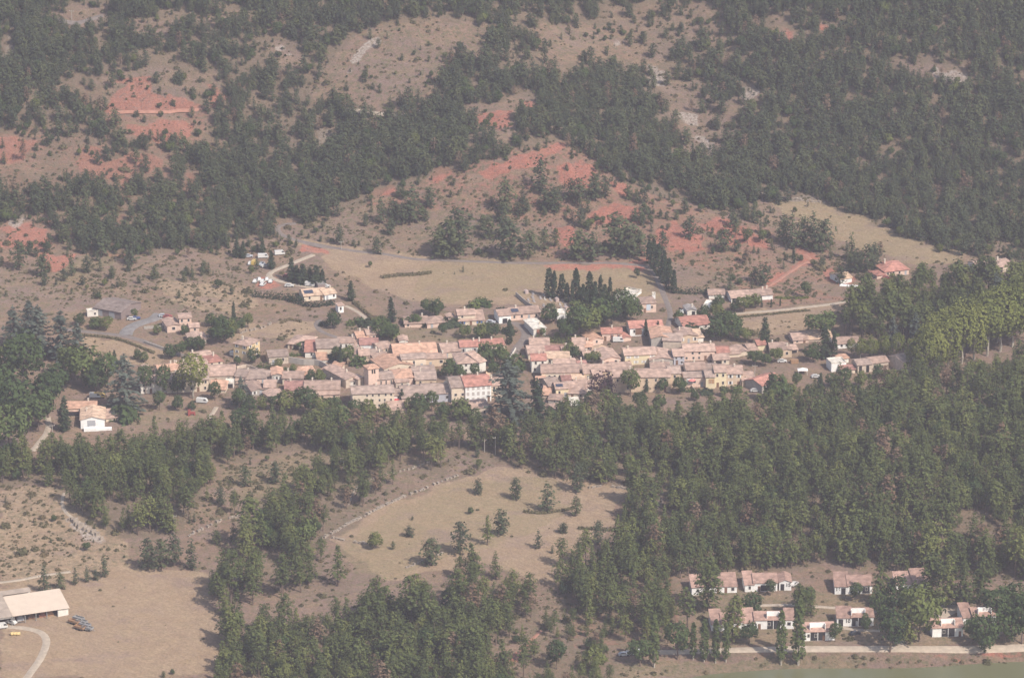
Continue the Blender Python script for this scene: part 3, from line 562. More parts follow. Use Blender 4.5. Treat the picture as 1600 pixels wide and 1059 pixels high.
M_SHUT = {'w': tint_mat('white_shutter', (0.72, 0.70, 0.66), 0.05, 2), 'r': tint_mat('red_shutter', (0.28, 0.07, 0.05), 0.1, 2), 'b': tint_mat('blue_shutter', (0.10, 0.17, 0.36), 0.1, 2), 'n': tint_mat('brown_shutter', (0.24, 0.13, 0.08), 0.1, 2), 'g': tint_mat('grey_shutter', (0.42, 0.42, 0.42), 0.1, 2)}
M_DOOR = {'n': tint_mat('brown_door', (0.20, 0.11, 0.07), 0.15, 2), 'g': tint_mat('grey_door', (0.36, 0.36, 0.37), 0.1, 2), 'r': tint_mat('rust_door', (0.34, 0.15, 0.10), 0.1, 2), 'w': tint_mat('white_door', (0.72, 0.70, 0.66), 0.05, 2),
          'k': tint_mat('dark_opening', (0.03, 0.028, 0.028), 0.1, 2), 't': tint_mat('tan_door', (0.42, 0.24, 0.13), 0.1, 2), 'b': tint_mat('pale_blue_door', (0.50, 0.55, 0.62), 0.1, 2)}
M_CHIM = tint_mat('chimney_render', (0.60, 0.52, 0.43), 0.15, 2)
M_SOLAR = tint_mat('solar_panel', (0.05, 0.06, 0.09), 0.1, 2, rough=0.2, spec=0.5)
b = MB()
for q in ((-.5, -.5, .5, -.42), (-.5, .42, .5, .5), (-.5, -.42, -.40, .42), (.40, -.42, .5, .42)): b.box(q[0], -.05, q[1], q[2], .05, q[3])
ME_WIN = b.mesh('window', M_FRAME)
ME_PANE = MB().box(-.42, -.015, -.44, .42, .06, .44).mesh('pane', M_GLASS)
ME_PALE = MB().box(-.42, -.015, -.44, .42, .06, .44).mesh('pane', tint_mat('closed_blind', (.50, .44, .41), .1, 2))
ME_SHUT = {k: MB().box(-.27, -.06, -.5, .27, -.005, .5).mesh('shutter', m_) for k, m_ in M_SHUT.items()}
ME_CHIM = MB().box(-.3, -.3, -1.0, .3, .3, .95).box(-.38, -.38, .95, .38, .38, 1.08).box(-.16, -.16, 1.08, .16, .16, 1.3).mesh('chimney', M_CHIM)
def slab(polys, t):
    """a tiled roof sheet: top faces, underside and rim"""
    vs = []; ix = {}
    def vi(p):
        k = tuple(round(c, 4) for c in p)
        if k not in ix: ix[k] = len(vs); vs.append(k)
        return ix[k]
    top = [[vi(p) for p in q] for q in polys]; n = len(vs); vs += [(x, y, z - t) for x, y, z in vs]
    ed = {}
    for q in top:
        for a_, b_ in zip(q, q[1:] + q[:1]): ed[(a_, b_)] = 1
    fs = [tuple(q) for q in top] + [tuple(i + n for i in reversed(q)) for q in top]
    for a_, b_ in ed:
        if (b_, a_) not in ed: fs.append((b_, a_, a_ + n, b_ + n))
    return vs, fs
def roof_polys(kind, W, D, Hm, sl, o):
    x0, x1, y0, y1 = -W / 2 - o, W / 2 + o, -o, D + o; e = Hm - sl * o * 0.6
    if kind == 'g':
        r = Hm + sl * D / 2; m_ = D / 2
        return [[(x0, y0, e), (x1, y0, e), (x1, m_, r), (x0, m_, r)], [(x1, y1, e), (x0, y1, e), (x0, m_, r), (x1, m_, r)]], r
    if kind == 'p':
        r = Hm + sl * W / 2
        return [[(x0, y1, e), (x0, y0, e), (0, y0, r), (0, y1, r)], [(x1, y0, e), (x1, y1, e), (0, y1, r), (0, y0, r)]], r
    if kind == 'h':
        if W >= D:
            r = Hm + sl * D / 2; q = W / 2 - D / 2 * 0.9
            A, B = (-q, D / 2, r), (q, D / 2, r)
            return [[(x0, y0, e), (x1, y0, e), B, A], [(x1, y1, e), (x0, y1, e), A, B], [(x1, y0, e), (x1, y1, e), B], [(x0, y1, e), (x0, y0, e), A]], r
        r = Hm + sl * W / 2; q = W / 2 * 0.9; A, B = (0, q, r), (0, D - q, r)
        return [[(x0, y0, e), (x1, y0, e), A], [(x1, y1, e), (x0, y1, e), B], [(x1, y0, e), (x1, y1, e), B, A], [(x0, y1, e), (x0, y0, e), A, B]], r
    if kind == 'y':
        r = Hm + sl * W / 2; A = (0, D / 2, r)
        return [[(x0, y0, e), (x1, y0, e), A], [(x1, y0, e), (x1, y1, e), A], [(x1, y1, e), (x0, y1, e), A], [(x0, y1, e), (x0, y0, e), A]], r
    if kind == 's': return [[(x0, y0, e), (x1, y0, e), (x1, y1, e + sl * (D + 2 * o)), (x0, y1, e + sl * (D + 2 * o))]], Hm + sl * D
    return [[(x0, y0, Hm + .12), (x1, y0, Hm + .12), (x1, y1, Hm + .12), (x0, y1, Hm + .12)]], Hm
def wall_mesh(kind, W, D, Hm, r, sl):
    a = W / 2; Z0 = -3.0; g = 0.10
    b = [(-a, 0, Z0), (a, 0, Z0), (a, D, Z0), (-a, D, Z0)]
    if kind == 's': t = [(-a, 0, Hm - g), (a, 0, Hm - g), (a, D, r - g), (-a, D, r - g)]
    else: t = [(-a, 0, Hm - g), (a, 0, Hm - g), (a, D, Hm - g), (-a, D, Hm - g)]
    vs = b + t; fs = [(0, 1, 5, 4), (1, 2, 6, 5), (2, 3, 7, 6), (3, 0, 4, 7), (4, 5, 6, 7), (3, 2, 1, 0)]
    if kind == 'g': vs += [(-a, D / 2, r - g), (a, D / 2, r - g)]; fs = [(0, 1, 5, 4), (1, 2, 6, 9, 5), (2, 3, 7, 6), (3, 0, 4, 8, 7), (4, 5, 9, 8), (6, 7, 8, 9), (3, 2, 1, 0)]
    if kind == 'p': vs += [(0, 0, r - g), (0, D, r - g)]; fs = [(0, 1, 5, 8, 4), (1, 2, 6, 5), (2, 3, 7, 9, 6), (3, 0, 4, 7), (4, 8, 9, 7), (5, 6, 9, 8), (3, 2, 1, 0)]
    return vs, fs
def block(root, spec, ow, hint):
    """one wing of a building: walls, roof, chimneys, windows, doors. ow = world place of the root"""
    x0, y0, x1, y1, h, D, kind, rc, wc = spec[:9]; op = spec[9] if len(spec) > 9 else {}
    rng = random.Random(int(x0 * 31 + y0 * 17))
    cxp, cyp = (x0 + x1) / 2, (y0 + y1) / 2 + h
    X, Y, Z, s = ground(cxp, cyp); p = PITCH + math.atan((cyp - CY) / FOC)
    dX, dY = (x1 - x0) / s, -(y1 - y0) / (s * math.sin(p)); W = math.hypot(dX, dY); rz = math.atan2(dY, dX); Hm = h / (s * math.cos(p))
    if root is None: return X, Y, Z
    if not op.get('loggia') and h < 30: W *= 1.03; D = D + .8
    c, sn = math.cos(rz), math.sin(rz); loc = (X - ow[0], Y - ow[1], Z - ow[2])
    W2 = lambda x, y, z: (loc[0] + x * c - y * sn, loc[1] + x * sn + y * c, loc[2] + z)
    sl = op.get('sl', 0.30); o = op.get('o', 0.42)
    polys, r = roof_polys(kind, W, D, Hm, sl, o)
    obj('wall', mesh('wall', *wall_mesh(kind, W, D, Hm, r, sl), WM[wc]), root, loc, rz)
    if kind == 'f':
        b = MB(); t = .22; a = W / 2; z0, z1 = Hm - .1, Hm + op.get('par', .35)
        b.box(-a - .03, -.03, Hm - .12, a + .03, D + .03, Hm + .02)
        b.box(-a - .05, -.05, z0, a + .05, t, z1).box(-a - .05, D - t, z0, a + .05, D + .05, z1).box(-a - .05, t, z0, -a + t, D - t, z1).box(a - t, t, z0, a + .05, D - t, z1)
        ro = obj('roof', b.mesh('roof', RM[rc]), root, loc, rz)
    else:
        ro = obj('roof', mesh('roof', *slab(polys, 0.2), RM[rc]), root, loc, rz)
    for k in range(op.get('ch', 1 if rng.random() < 0.6 else 0) if kind in 'gph' else 0):
        if kind == 'p': x, y, z = rng.choice((-.25, .25)) * W, D * rng.uniform(.3, .8), Hm + sl * W * .25
        else: x, y, z = W * rng.uniform(-.42, .42), D * rng.uniform(.45, .62), Hm + sl * D * .42
        obj('chimney', ME_CHIM, ro, (x, y, z + .1))
    if op.get('solar'):
        k0, k1 = op['solar']; q = polys[0]; e = q[0][2]; f = lambda y: Hm + sl * y + .16
        xs = [W * (k0 - .5), W * (k1 - .5)]; ya, yb = D * .12, D * .38
        obj('solar_panel', mesh('solar_panel', [(xs[0], ya, f(ya)), (xs[1], ya, f(ya)), (xs[1], yb, f(yb)), (xs[0], yb, f(yb))], [(0, 1, 2, 3)], M_SOLAR), ro)
    def window(x, y, z, w_, h_, rw, sh):
        o_ = obj('window', ME_WIN, root, W2(x, y, z), rw, (w_, 1, h_)); obj('pane', ME_PALE if op.get('pale') else ME_PANE, o_)
        if sh:
            for sx in (-.8, .8): obj('shutter', ME_SHUT[sh], o_, (sx, 0, 0))
    cols, rows = op.get('win', (max(1, int(W / 3.6)), max(1, int(round(Hm / 3.0)))))
    sh = op.get('sh'); ww = op.get('ww', 0.95); wh = op.get('wh')
    dcol = rng.randrange(cols) if cols and op.get('door', True) is True and rows >= 1 and cols > 1 else None
    for j in range(rows):
        sh_ = Hm / rows; hh = min(1.45, sh_ * .5) if wh is None else wh
        for i in range(cols):
            x = W * ((i + .5) / cols - .5) + (rng.uniform(-.25, .25) if not op.get('reg') else 0)
            if j == 0 and i == dcol:
                obj('door', MB().box(-.5, -.05, -.1, .5, .04, 2.05).mesh('door', M_DOOR[rng.choice('nng')]), root, W2(x, -.02, .05), rz); continue
            if not op.get('reg') and rng.random() < .14: continue
            window(x, -.03, sh_ * (j + .55), ww, hh, rz, sh)
    for side, (sc_, sr_) in op.get('side', {}).items():
        xx = W / 2 + .03 if side == 'r' else -W / 2 - .03
        for j in range(sr_):
            for i in range(sc_): window(xx, D * (i + .5) / sc_, Hm / sr_ * (j + .55), ww, min(1.4, Hm / sr_ * .5), rz + (math.pi / 2 if side == 'r' else -math.pi / 2), sh)
    for (u0, u1, v0, v1, dc) in op.get('gate', ()):
        obj('door', MB().box(W * (u0 - .5), -.07, Hm * v0, W * (u1 - .5), .03, Hm * v1).mesh('door', M_DOOR[dc]), root, loc, rz)
    for (u, v, hh, txt) in op.get('text', ()):
        cu = bpy.data.curves.new('house_number', 'FONT'); cu.body = txt; cu.size = hh; cu.align_x = 'CENTER'; cu.align_y = 'CENTER'; cu.extrude = .01; cu.offset = .055
        t_ = bpy.data.objects.new('tmp_text', cu); COL.objects.link(t_); dg = bpy.context.evaluated_depsgraph_get(); me_ = bpy.data.meshes.new_from_object(t_.evaluated_get(dg)); bpy.data.objects.remove(t_)
        me_.materials.clear(); me_.materials.append(M_NUM); o_ = obj('house_number', me_, root, W2(W * (u - .5), -.05, Hm * v), rz); o_.rotation_euler = (math.pi / 2, 0, rz)
    if op.get('loggia'):
        u0, u1 = op['loggia']; xa, xb = W * (u0 - .5), W * (u1 - .5); y_ = D * .42; zt = Hm + sl * y_ + 1.9
        obj('terrace_opening', MB().box(xa, -.06, 0.1, xb, .04, Hm * .92).mesh('terrace_opening', M_DOOR['k']), root, loc, rz)
        b = MB(); zb = Hm + sl * y_ - .1
        b.box(xa, y_, zb - .4, xb, y_ + .2, zt).box(xa - .2, y_ - 1.4, zb - 1.0, xa, y_ + .2, zt - .15).box(xb, y_ - 1.4, zb - 1.0, xb + .2, y_ + .2, zt - .15)
        obj('white_upstand', b.mesh('white_upstand', WM['W']), root, loc, rz)
        obj('post', MB().box((xa + xb) / 2 - .1, -.12, 0, (xa + xb) / 2 + .1, -.065, Hm * .92).mesh('post', WM['W']), root, loc, rz)
    cxw, cyw = X - sn * D / 2, Y + c * D / 2
    nstep = max(1, int(W / max(D, 3)))
    for k in range(nstep):
        xx = W * ((k + .5) / nstep - .5); TAKEN.append((X + xx * c - sn * D / 2, Y + xx * sn + c * D / 2, max(D, W / nstep) * .5 + 2.0))
    FOOT.append((X, Y, rz, W, D))
    return X, Y, Z
FOOT = []
M_NUM = tint_mat('number_paint', (0.06, 0.055, 0.05), 0.1, 2)
def building(label, *blocks, name='house', cat='house', group=None):
    ow = block(None, blocks[0], None, 0); e = empty(name, ow)
    for sp_ in blocks: block(e, sp_, ow, 0)
    return tag(e, label, cat, group)
B = building
NW = {'win': (0, 0), 'door': False, 'ch': 0}           # a blank wing
def op(**k): return k
# --- left hamlet and outskirts
B('brown timber barn with grey-brown roof beside the grey yard', (147, 480, 190, 487.5, 12, 15, 'g', 'k', 'n', op(win=(0, 0), ch=0, side={'r': (1, 1)}, sl=.24, gate=((.1, .3, 0, .8, 'g'), (.55, .75, 0, .8, 'g')))), name='barn', cat='barn')
B('small white container left of the brown barn', (137, 487, 153, 486, 8, 3, 'f', 'w', 'w', op(win=(2, 1), door=False)), name='container', cat='container')
B('pink villa of three blocks with a square tower room', (262, 509, 281, 507, 11, 9, 'p', 'p', 'p', op(win=(1, 1), ww=1.6, sl=.22)), (281, 496.5, 299, 495.5, 20, 6, 'g', 'p', 'p', op(win=(2, 2), sl=.18, ch=0)), (297, 511, 311, 510, 9, 5, 'g', 'p', 'p', op(win=(1, 1), ch=0)), name='villa')
B('low garage with pink roof and dark open door below the pink villa', (297, 531, 322, 529, 8, 8, 'p', 'p', 'c', op(win=(0, 0), sl=.22, gate=((.62, .9, 0, .75, 'k'),))), name='garage', cat='garage')
B('three-storey yellow house with many windows, standing alone at the left', (365, 535.5, 387, 540, 25, 8.5, 'h', 'p', 'y', op(win=(2, 3), side={'r': (2, 3)}, sh='w', ww=.8, sl=.25, door=False)))
B('grey-pink roofed house at the left end of the village by the bend', (303, 562, 333, 557.5, 10, 9, 'g', 'p', 'c', op(side={'l': (1, 1)})))
B('cream two-storey house with red roof right of the orange terrace', (327, 566, 347.5, 563, 13, 8, 'h', 'r', 'c', op(win=(2, 2))))
B('long terrace with bright orange roof behind the plane trees', (250, 580, 287, 576, 14, 8, 'g', 'o', 'c', op(ch=3)), (287, 576, 326, 570, 14, 8, 'g', 'p', 'c', op(ch=3)), name='terrace_house')
B('cream terrace showing its doors under the plane trees', (221, 598, 262, 596, 17, 9, 'g', 'p', 'w', op(win=(4, 2), ch=2)), (262, 595, 325, 592, 19, 9, 'g', 'b', 'c', op(win=(6, 2), ch=2)), name='terrace_house')
B('small pale pink stack house among the left trees', (227, 574, 233, 573, 8, 3, 'p', 'p', 'p', NW), name='outbuilding', cat='outbuilding')
B('wide pale stone house with faded pink roof right of the big plane', (327, 586.5, 367, 585.5, 12, 13, 'g', 'p', 's', op(win=(2, 1), ch=0)))
B('little orange-roofed lean-to with dark garage in front of the pale stone house', (328, 607, 352, 608, 6, 5, 's', 'o', 'c', NW), (352, 598, 365, 598, 8, 4, 'f', 'w', 'w', op(win=(0, 0), gate=((.1, .9, 0, .8, 'k'),))), name='outbuilding', cat='outbuilding')
B('narrow pink house with one window near the grey retaining wall', (368, 587, 384.5, 588, 13, 9, 'g', 'b', 'p', op(win=(1, 1))))
B('low house with long brown roof left of the small orange gable', (385, 591.5, 415, 589.5, 10, 11, 'g', 'b', 'p', op(win=(3, 1))))
B('grey-walled house with small orange gable and white window', (425, 585, 442, 584.5, 13, 8, 'p', 'o', 'g', op(win=(1, 1), sh='w')), (414, 587, 425, 586, 10, 6, 'g', 'b', 'g', op(win=(1, 1), ch=0)))
B('cream house with pink roof beside the dark covered terrace', (442, 590, 473, 590.5, 11, 8, 'g', 'p', 'c', op(win=(3, 1))), (473, 590, 486, 592, 6, 4, 's', 'o', 'n', NW))
B('grey gabled house with white ground floor above the dark garden conifer', (394, 610, 413, 608, 9, 10, 'p', 'p', 'g', op(win=(2, 1), sh='w')), (413, 604.5, 430, 604.5, 12, 9, 'g', 'p', 'g', op(win=(2, 1))))
B('house with dark red roof, left half of the long front row', (446, 609, 477, 608.5, 13, 11, 'g', 'd', 's', op(ch=1)))
B('house with long pink roof, right half of the long front row', (477, 608.5, 530, 608, 14, 11, 'g', 'p', 's', op(ch=2, win=(4, 1))))
B('pale orange roof half hidden by the front trees', (428, 623, 454, 618, 8, 9, 'p', 'p', 'p', NW))
B('small pink outbuilding below the long front row', (496, 616, 530, 615, 10, 4, 's', 'p', 'p', op(win=(2, 1), door=False)), name='outbuilding', cat='outbuilding')
B('stone house with brown roof right of the yellow house', (421, 557, 450, 555, 13, 8, 'g', 'b', 's', op(win=(2, 1), ch=0, gate=((.12, .3, 0, .3, 'w'),))))
B('wide villa with two broad red roofs above the vineyard wall', (450, 536, 481, 539, 9, 11, 'h', 'p', 'c', op(win=(3, 1), gate=((.3, .55, 0, .8, 'k'),))), (477, 549, 496, 549, 10, 15, 'g', 'r', 'w', op(win=(1, 1))), name='villa')
B('long blank cream building below the red-roofed villa', (496, 543.5, 529, 542.5, 16, 5, 's', 'b', 'c', NW))
B('low shed with orange roof and white front under the blank cream building', (497, 562, 512, 561, 5, 5, 's', 'o', 'w', NW), name='shed', cat='shed')
B('white house with three shutters left of the pale terraces', (529, 535, 553, 534.5, 12, 7, 'g', 'p', 'w', op(win=(3, 1), sh='w', reg=True)))
B('pink house with orange front roof at the top of the village', (559, 527.5, 575, 526, 8, 8, 'g', 'o', 'p', op(win=(2, 1))))
B('tall pink house with paired windows beside the big dark tree', (574, 522.5, 587, 521.5, 11, 7, 'g', 'p', 'p', op(win=(2, 1), ch=1)))
B('house with blank white wall and dark pink roof below the pink houses', (563, 538, 590, 537.5, 10, 8, 'g', 'd', 'W', NW))
B('long narrow house whose pale roof runs up the slope', (529, 553, 546, 555, 8, 20, 'p', 'p', 's', op(win=(1, 1))))
B('ochre house with dark left gable above the village green', (562, 555, 577, 554.5, 12, 8, 'g', 'p', 'o', op(win=(1, 1), ch=1)))
B('narrow grey house left of the ochre house', (546, 552, 557, 553, 10, 8, 'g', 'p', 's', op(win=(1, 1))))
B('low grey-pink roofed house right of the ochre house', (577, 557.5, 601, 554, 9, 9, 'g', 'b', 'c', op(win=(1, 1))))
B('ochre gable house just left of the big orange roof', (595, 545, 613, 541, 9, 8, 'g', 'p', 'o', op(win=(1, 1))))
B('tiny white hut with pink roof on the grass behind the village', (624, 531.5, 637, 531, 6, 5, 'p', 'p', 'w', NW), name='hut', cat='hut')
B('house under the broadest bright orange roof of the village', (617, 554, 682, 551, 8, 14, 'g', 'o', 'W', op(win=(5, 1), ch=2)))
B('cream house with tall dark windows under a narrow brown roof', (629, 561, 665, 558.5, 16, 6, 'g', 'b', 'c', op(win=(3, 1), wh=2.2, ch=0)))
B('ochre house with one wide window right of the tall cream house', (665, 560, 697, 558.5, 13, 6, 'g', 'p', 'o', op(win=(2, 1), ww=1.5)))
B('house with pink roof and dark grey left gable at the back row', (692, 549.5, 720, 547.5, 10, 11, 'g', 'p', 'c', op(win=(2, 1))))
B('white-fronted house with tall grey shutters next to the big round trees', (720, 541.5, 746, 540.5, 14, 8, 'g', 'r', 'w', op(win=(3, 1), sh='g', wh=2.0, reg=True)))
B('house end with bright red roof behind the two round trees', (746, 540, 788, 538, 12, 8, 'h', 'r', 'c', op(win=(2, 1), ch=2)))
B('square hip-roofed white house with four windows above the long white block', (716, 567.5, 749, 565.5, 16, 13, 'h', 'p', 'w', op(win=(4, 2), reg=True)), (749, 566, 759, 563, 16, 7, 's', 'p', 'w', op(win=(1, 1), ch=0)))
B('plain cream house with brown roof joined to the white six-bay house', (706, 605, 728, 603.5, 25, 13, 'g', 'b', 'c', op(win=(2, 3), ww=1.2)))
B('big white house with five window bays and red roof beside the great cedar', (728, 603.5, 767, 600.5, 26, 13, 'g', 'r', 'W', op(win=(5, 3), reg=True, ww=1.05, wh=1.5, ch=1, pale=True)))
B('cream house with pink roof between the white house and the cedar', (767, 602.5, 791, 600, 20, 9, 'g', 'p', 'c', op(win=(2, 2))))
B('low building with pale orange roof above the cedar', (762, 587, 794, 586, 6, 6, 'g', 'f', 'c', op(win=(2, 1))))
B('stone outhouse with brown roof in front of the white six-bay house', (738, 637.5, 763, 634.5, 18, 9, 'g', 'p', 's', op(win=(2, 1), ch=0)), (706, 630, 732, 639, 8, 6, 'g', 'p', 's', op(win=(1, 1), ch=0)))
# the church
B('stone church with square bell tower, nave and rounded choir', (576, 576, 592, 573.6, 34, 5.2, 'y', 'o', 'p', op(win=(0, 0), sl=.42)), (592, 592.5, 615, 590.5, 15, 9, 'g', 'b', 'p', op(win=(3, 1), ww=.6, wh=2.6, reg=True, ch=0, door=False)),
  (614, 590, 645, 588.5, 14, 10, 'h', 'o', 'p', op(win=(2, 1), ww=.5, ch=0, door=False)), (619, 597, 638, 595, 11, 4, 's', 'p', 's', op(win=(1, 1), ch=0, door=False)), name='church', cat='church')
B('pink-roofed house hard against the left of the church tower', (541, 592.5, 559, 588.5, 14, 17, 'p', 'p', 's', op(win=(1, 1))))
B('small house with white balcony left of the church', (548, 594, 560, 593.5, 11, 7, 'g', 'b', 'w', op(win=(1, 1), ch=0)))
B('house with small gabled roof squeezed beside the church tower', (560, 592, 569, 589, 14, 7, 'p', 'p', 's', op(win=(1, 1), ch=0)))
B('low orange-roofed shed in the gardens left of the church', (465, 581, 491, 579, 6, 6, 'h', 'o', 's', NW), name='shed', cat='shed')
B('garden building with tan roof on the dark retaining wall', (500, 578, 514, 580, 7, 6, 'h', 'o', 's', NW), (516, 575, 531, 577, 5, 4, 's', 'o', 'c', NW), name='outbuilding', cat='outbuilding')
B('long cream house with small windows under the eaves, lowest below the church', (552, 615, 615, 612.5, 24, 9, 'g', 'b', 'c', op(win=(7, 3), ch=1, ww=.8)))
B('white house front with red awning beside the conifer', (615, 617, 629, 616.5, 15, 8, 'g', 'b', 'W', op(win=(1, 2), ch=0)))
B('grey-fronted house under a wide brown roof right of the awning', (629, 621.5, 661, 620, 13, 15, 'g', 'b', 'c', op(win=(3, 1), ch=2)))
B('pale blue-grey fronted house with long brown roof', (661, 615, 706, 613.5, 14, 12, 'g', 'b', 'b', op(win=(3, 1), ww=1.2, ch=1)))
B('low pink roof among the trees below the awning', (608, 641, 636, 639, 5, 5, 's', 'p', 's', NW), name='shed', cat='shed')
B('ochre house with brown roof right of the church choir', (650, 592.5, 681, 591.5, 12, 10, 'g', 'b', 'o', op(win=(2, 1), ch=1)))
B('low brown-roofed house behind the church choir', (646, 581, 679, 579, 7, 7, 'g', 'b', 'c', op(win=(2, 1))))
B('cream gabled house with salmon roof above the church', (601, 575.5, 644, 568.5, 10, 13, 'p', 'o', 'c', op(win=(3, 1), ch=0, sl=.22)))
B('house with dull pink roof above the church tower', (586, 561.5, 607, 558.5, 9, 8, 'g', 'p', 'g', op(win=(1, 1), ch=1)))
# --- right of the street
B('pale metal-roofed hall with big rust-brown door beside the street', (834, 513.5, 852.5, 511.5, 12, 12, 'p', 'w', 'w', op(win=(0, 0), sl=.14, gate=((.25, .72, 0, .85, 'r'),))), name='hall', cat='hall')
B('top corner house of the street block with pink roof', (829, 541, 858, 540.5, 8, 11, 'g', 'p', 'c', op(win=(2, 1))))
B('house with pale pink roof second from the top of the street block', (826, 552, 851, 551, 10, 10, 'g', 'p', 'c', op(win=(1, 1))))
B('tall cream corner house with bright red roof in the street block', (831, 562.5, 853, 562, 20, 8, 'g', 'r', 'w', op(win=(2, 2))))
B('house with dark red roof and roof terrace in the street block', (850, 549.5, 880, 549, 7, 8, 'g', 'd', 'c', op(win=(2, 1))))
B('house with pale tan roof in the middle of the street block', (853, 559, 889, 558.5, 10, 8, 'g', 'l', 'w', op(win=(3, 1))))
B('house with deep pink-brown roof below the tan roof', (867, 571.5, 899, 570.5, 8, 9, 'g', 'p', 'w', op(win=(3, 1))))
B('long pink-roofed house with a row of six windows in the street block', (847, 581.5, 903, 581, 15, 10, 'g', 'p', 'c', op(win=(7, 1), reg=True, ch=1)))
B('small white house in the gap behind the dark garden tree', (880, 549.5, 895, 548.5, 8, 7, 'g', 'p', 'w', op(win=(1, 1))))
B('pink roofed cottages behind the garden tree', (895, 537, 914, 537, 9, 8, 'g', 'p', 'p', op(win=(2, 1))), (914, 541.5, 926, 541, 7, 7, 'g', 'o', 'p', op(win=(1, 1))))
B('brick-coloured house with one dormer right of the garden tree', (896, 549.5, 914, 548.5, 8, 8, 'g', 'p', 'p', op(win=(1, 1), ch=0)))
B('narrow house with small white porch left of the pink gable', (913, 557, 924, 556.5, 8, 7, 'g', 'p', 'w', op(win=(1, 1))))
B('pink gabled house with two windows near the garden bushes', (942, 561.5, 969, 559, 11, 12, 'p', 'p', 'p', op(win=(2, 1), ww=1.1, ch=0)))
B('house with pale orange roof adjoining the pink gable', (924, 556, 943, 556.5, 9, 12, 'p', 'f', 'c', op(win=(1, 1))))
B('small dark-red roofed house between the long row and the bushes', (905, 571, 917, 570, 6, 6, 'g', 'd', 'p', op(win=(1, 1))), (914, 577, 924.5, 576.5, 6, 6, 'g', 'r', 'p', NW))
B('house with grey-pink roof at the right end of the six-window row', (902, 578, 914, 577.5, 8, 8, 'g', 'b', 'c', op(win=(1, 1))))
B('house with worn pink roof above the carport', (925, 580.5, 956, 578.5, 9, 9, 'g', 'p', 'o', op(win=(3, 1))))
B('house with steep pink roof left of the carport', (930, 591.5, 943, 590.5, 12, 12, 'g', 'p', 'o', op(win=(1, 1), ch=0)))
B('slim cream tower-like house above the copper beech', (913, 583, 925, 582.5, 14, 5, 's', 'p', 'h', op(win=(1, 1))))
B('house with dark brown roof in the lower street block', (880, 597, 897, 596, 7, 9, 'g', 'd', 'c', op(win=(1, 1))))
B('grey-walled house with two brown roofs at the lower left of the street block', (858, 603, 876, 600.5, 12, 10, 'g', 'b', 'g', op(win=(1, 1), side={'l': (1, 1)})))
B('cream house with pale tan roof in the lower street block', (896, 593.5, 916, 592.5, 8, 7, 'g', 'l', 'c', op(win=(2, 1))))
B('white house with broad pink roof left of the copper beech', (899, 603.5, 928, 602.5, 9, 8, 'g', 'p', 'w', op(win=(3, 1), ch=2)))
B('small brown-roofed house left of the white one', (885, 605, 899, 604, 9, 7, 'g', 'p', 'c', op(win=(1, 1))))
B('yellow house with solar panels on its roof', (869, 607, 888, 606, 14, 7, 'g', 'p', 'h', op(win=(2, 1), solar=(.05, .6), ch=0)))
B('house with tan hipped roof below the white house', (888, 613.5, 914, 614.5, 8, 8, 'h', 'p', 'c', op(win=(2, 1), ch=0)))
B('small white house with orange roof right of the great cedar', (838, 596.5, 851.5, 596.5, 9, 7, 'g', 'o', 'W', op(win=(1, 1), ch=0)))
B('low orange-roofed outhouse beside the great cedar', (848, 616, 860, 616.5, 5, 5, 's', 'o', 's', NW), name='outbuilding', cat='outbuilding')
B('small hip-roofed garden house right of the great cedar', (857, 623, 876, 624, 7, 6, 'h', 'p', 'g', op(win=(1, 1), ch=0)))
B('tan-roofed barn lowest of the street block, at the wood edge', (876, 642, 897, 638, 7, 9, 'h', 'p', 's', op(win=(1, 1), ch=0)), name='barn', cat='barn')
B('glazed white conservatory at the wood edge', (893, 632.5, 906, 631.5, 6, 4, 's', 'w', 'w', op(win=(2, 1), door=False, ww=1.2)), name='conservatory', cat='conservatory')
B('long ochre house with wide pink roof behind the round garden tree', (959, 589, 1046, 588, 24, 10, 'g', 'p', 'o', op(win=(6, 2), ch=1)))
B('house with pink roof directly behind the long ochre house, left', (955, 577.5, 987, 576, 8, 9, 'g', 'p', 'c', op(win=(3, 1))))
B('house with pink roof directly behind the long ochre house, right', (1018, 577, 1046, 576.5, 8, 9, 'g', 'p', 'c', op(win=(2, 1), ch=2)))
B('tall narrow ochre house at the right end of the long ochre house', (1045, 583, 1063, 582.5, 24, 9, 'g', 'b', 'o', op(win=(1, 2), ch=0)))
B('long pale yellow house with white shutters behind the pink gable', (977, 554.5, 1024, 552.5, 16, 9, 'g', 'p', 'h', op(win=(4, 2), sh='w', ch=1, pale=True)), (1010, 555, 1036, 551, 8, 7, 'g', 'p', 'c', NW))
B('wide grey-gabled house right of the pale yellow house', (1016, 562, 1051, 560.5, 10, 12, 'p', 'p', 'g', op(win=(1, 1), ch=0, sl=.24)))
B('house with pale blue upper storey next to the alley', (1053, 556, 1069, 555.5, 14, 9, 'g', 'p', 'b', op(win=(2, 2), ch=0)))
B('long pink house with ridge chimneys on the upper right street', (1069, 548.5, 1116, 547.5, 15, 9, 'g', 'p', 'p', op(win=(5, 2), ch=3)))
B('grey gable house with salmon roof and small square window', (1018, 527.5, 1050, 527, 16, 13, 'p', 'o', 'g', op(win=(1, 1), ww=1.2, ch=0, sl=.22, door=False)))
B('blank stone wall building with brown front right of the grey gable', (1036, 531, 1064, 532, 15, 4, 's', 'b', 's', NW), name='outbuilding', cat='outbuilding')
B('ochre gable house with three white-framed windows', (1061, 526, 1090, 524, 11, 9, 'p', 'p', 'o', op(win=(3, 1), sh='w', ch=1, sl=.25)), (1089, 527, 1099, 526, 8, 5, 's', 'l', 'w', NW))
B('white house with red roof and recessed balcony beside two cypresses', (985, 512, 1035, 510, 13, 9, 'g', 'r', 'W', op(win=(4, 1), ch=0, gate=((.16, .36, .1, .85, 'n'),))))
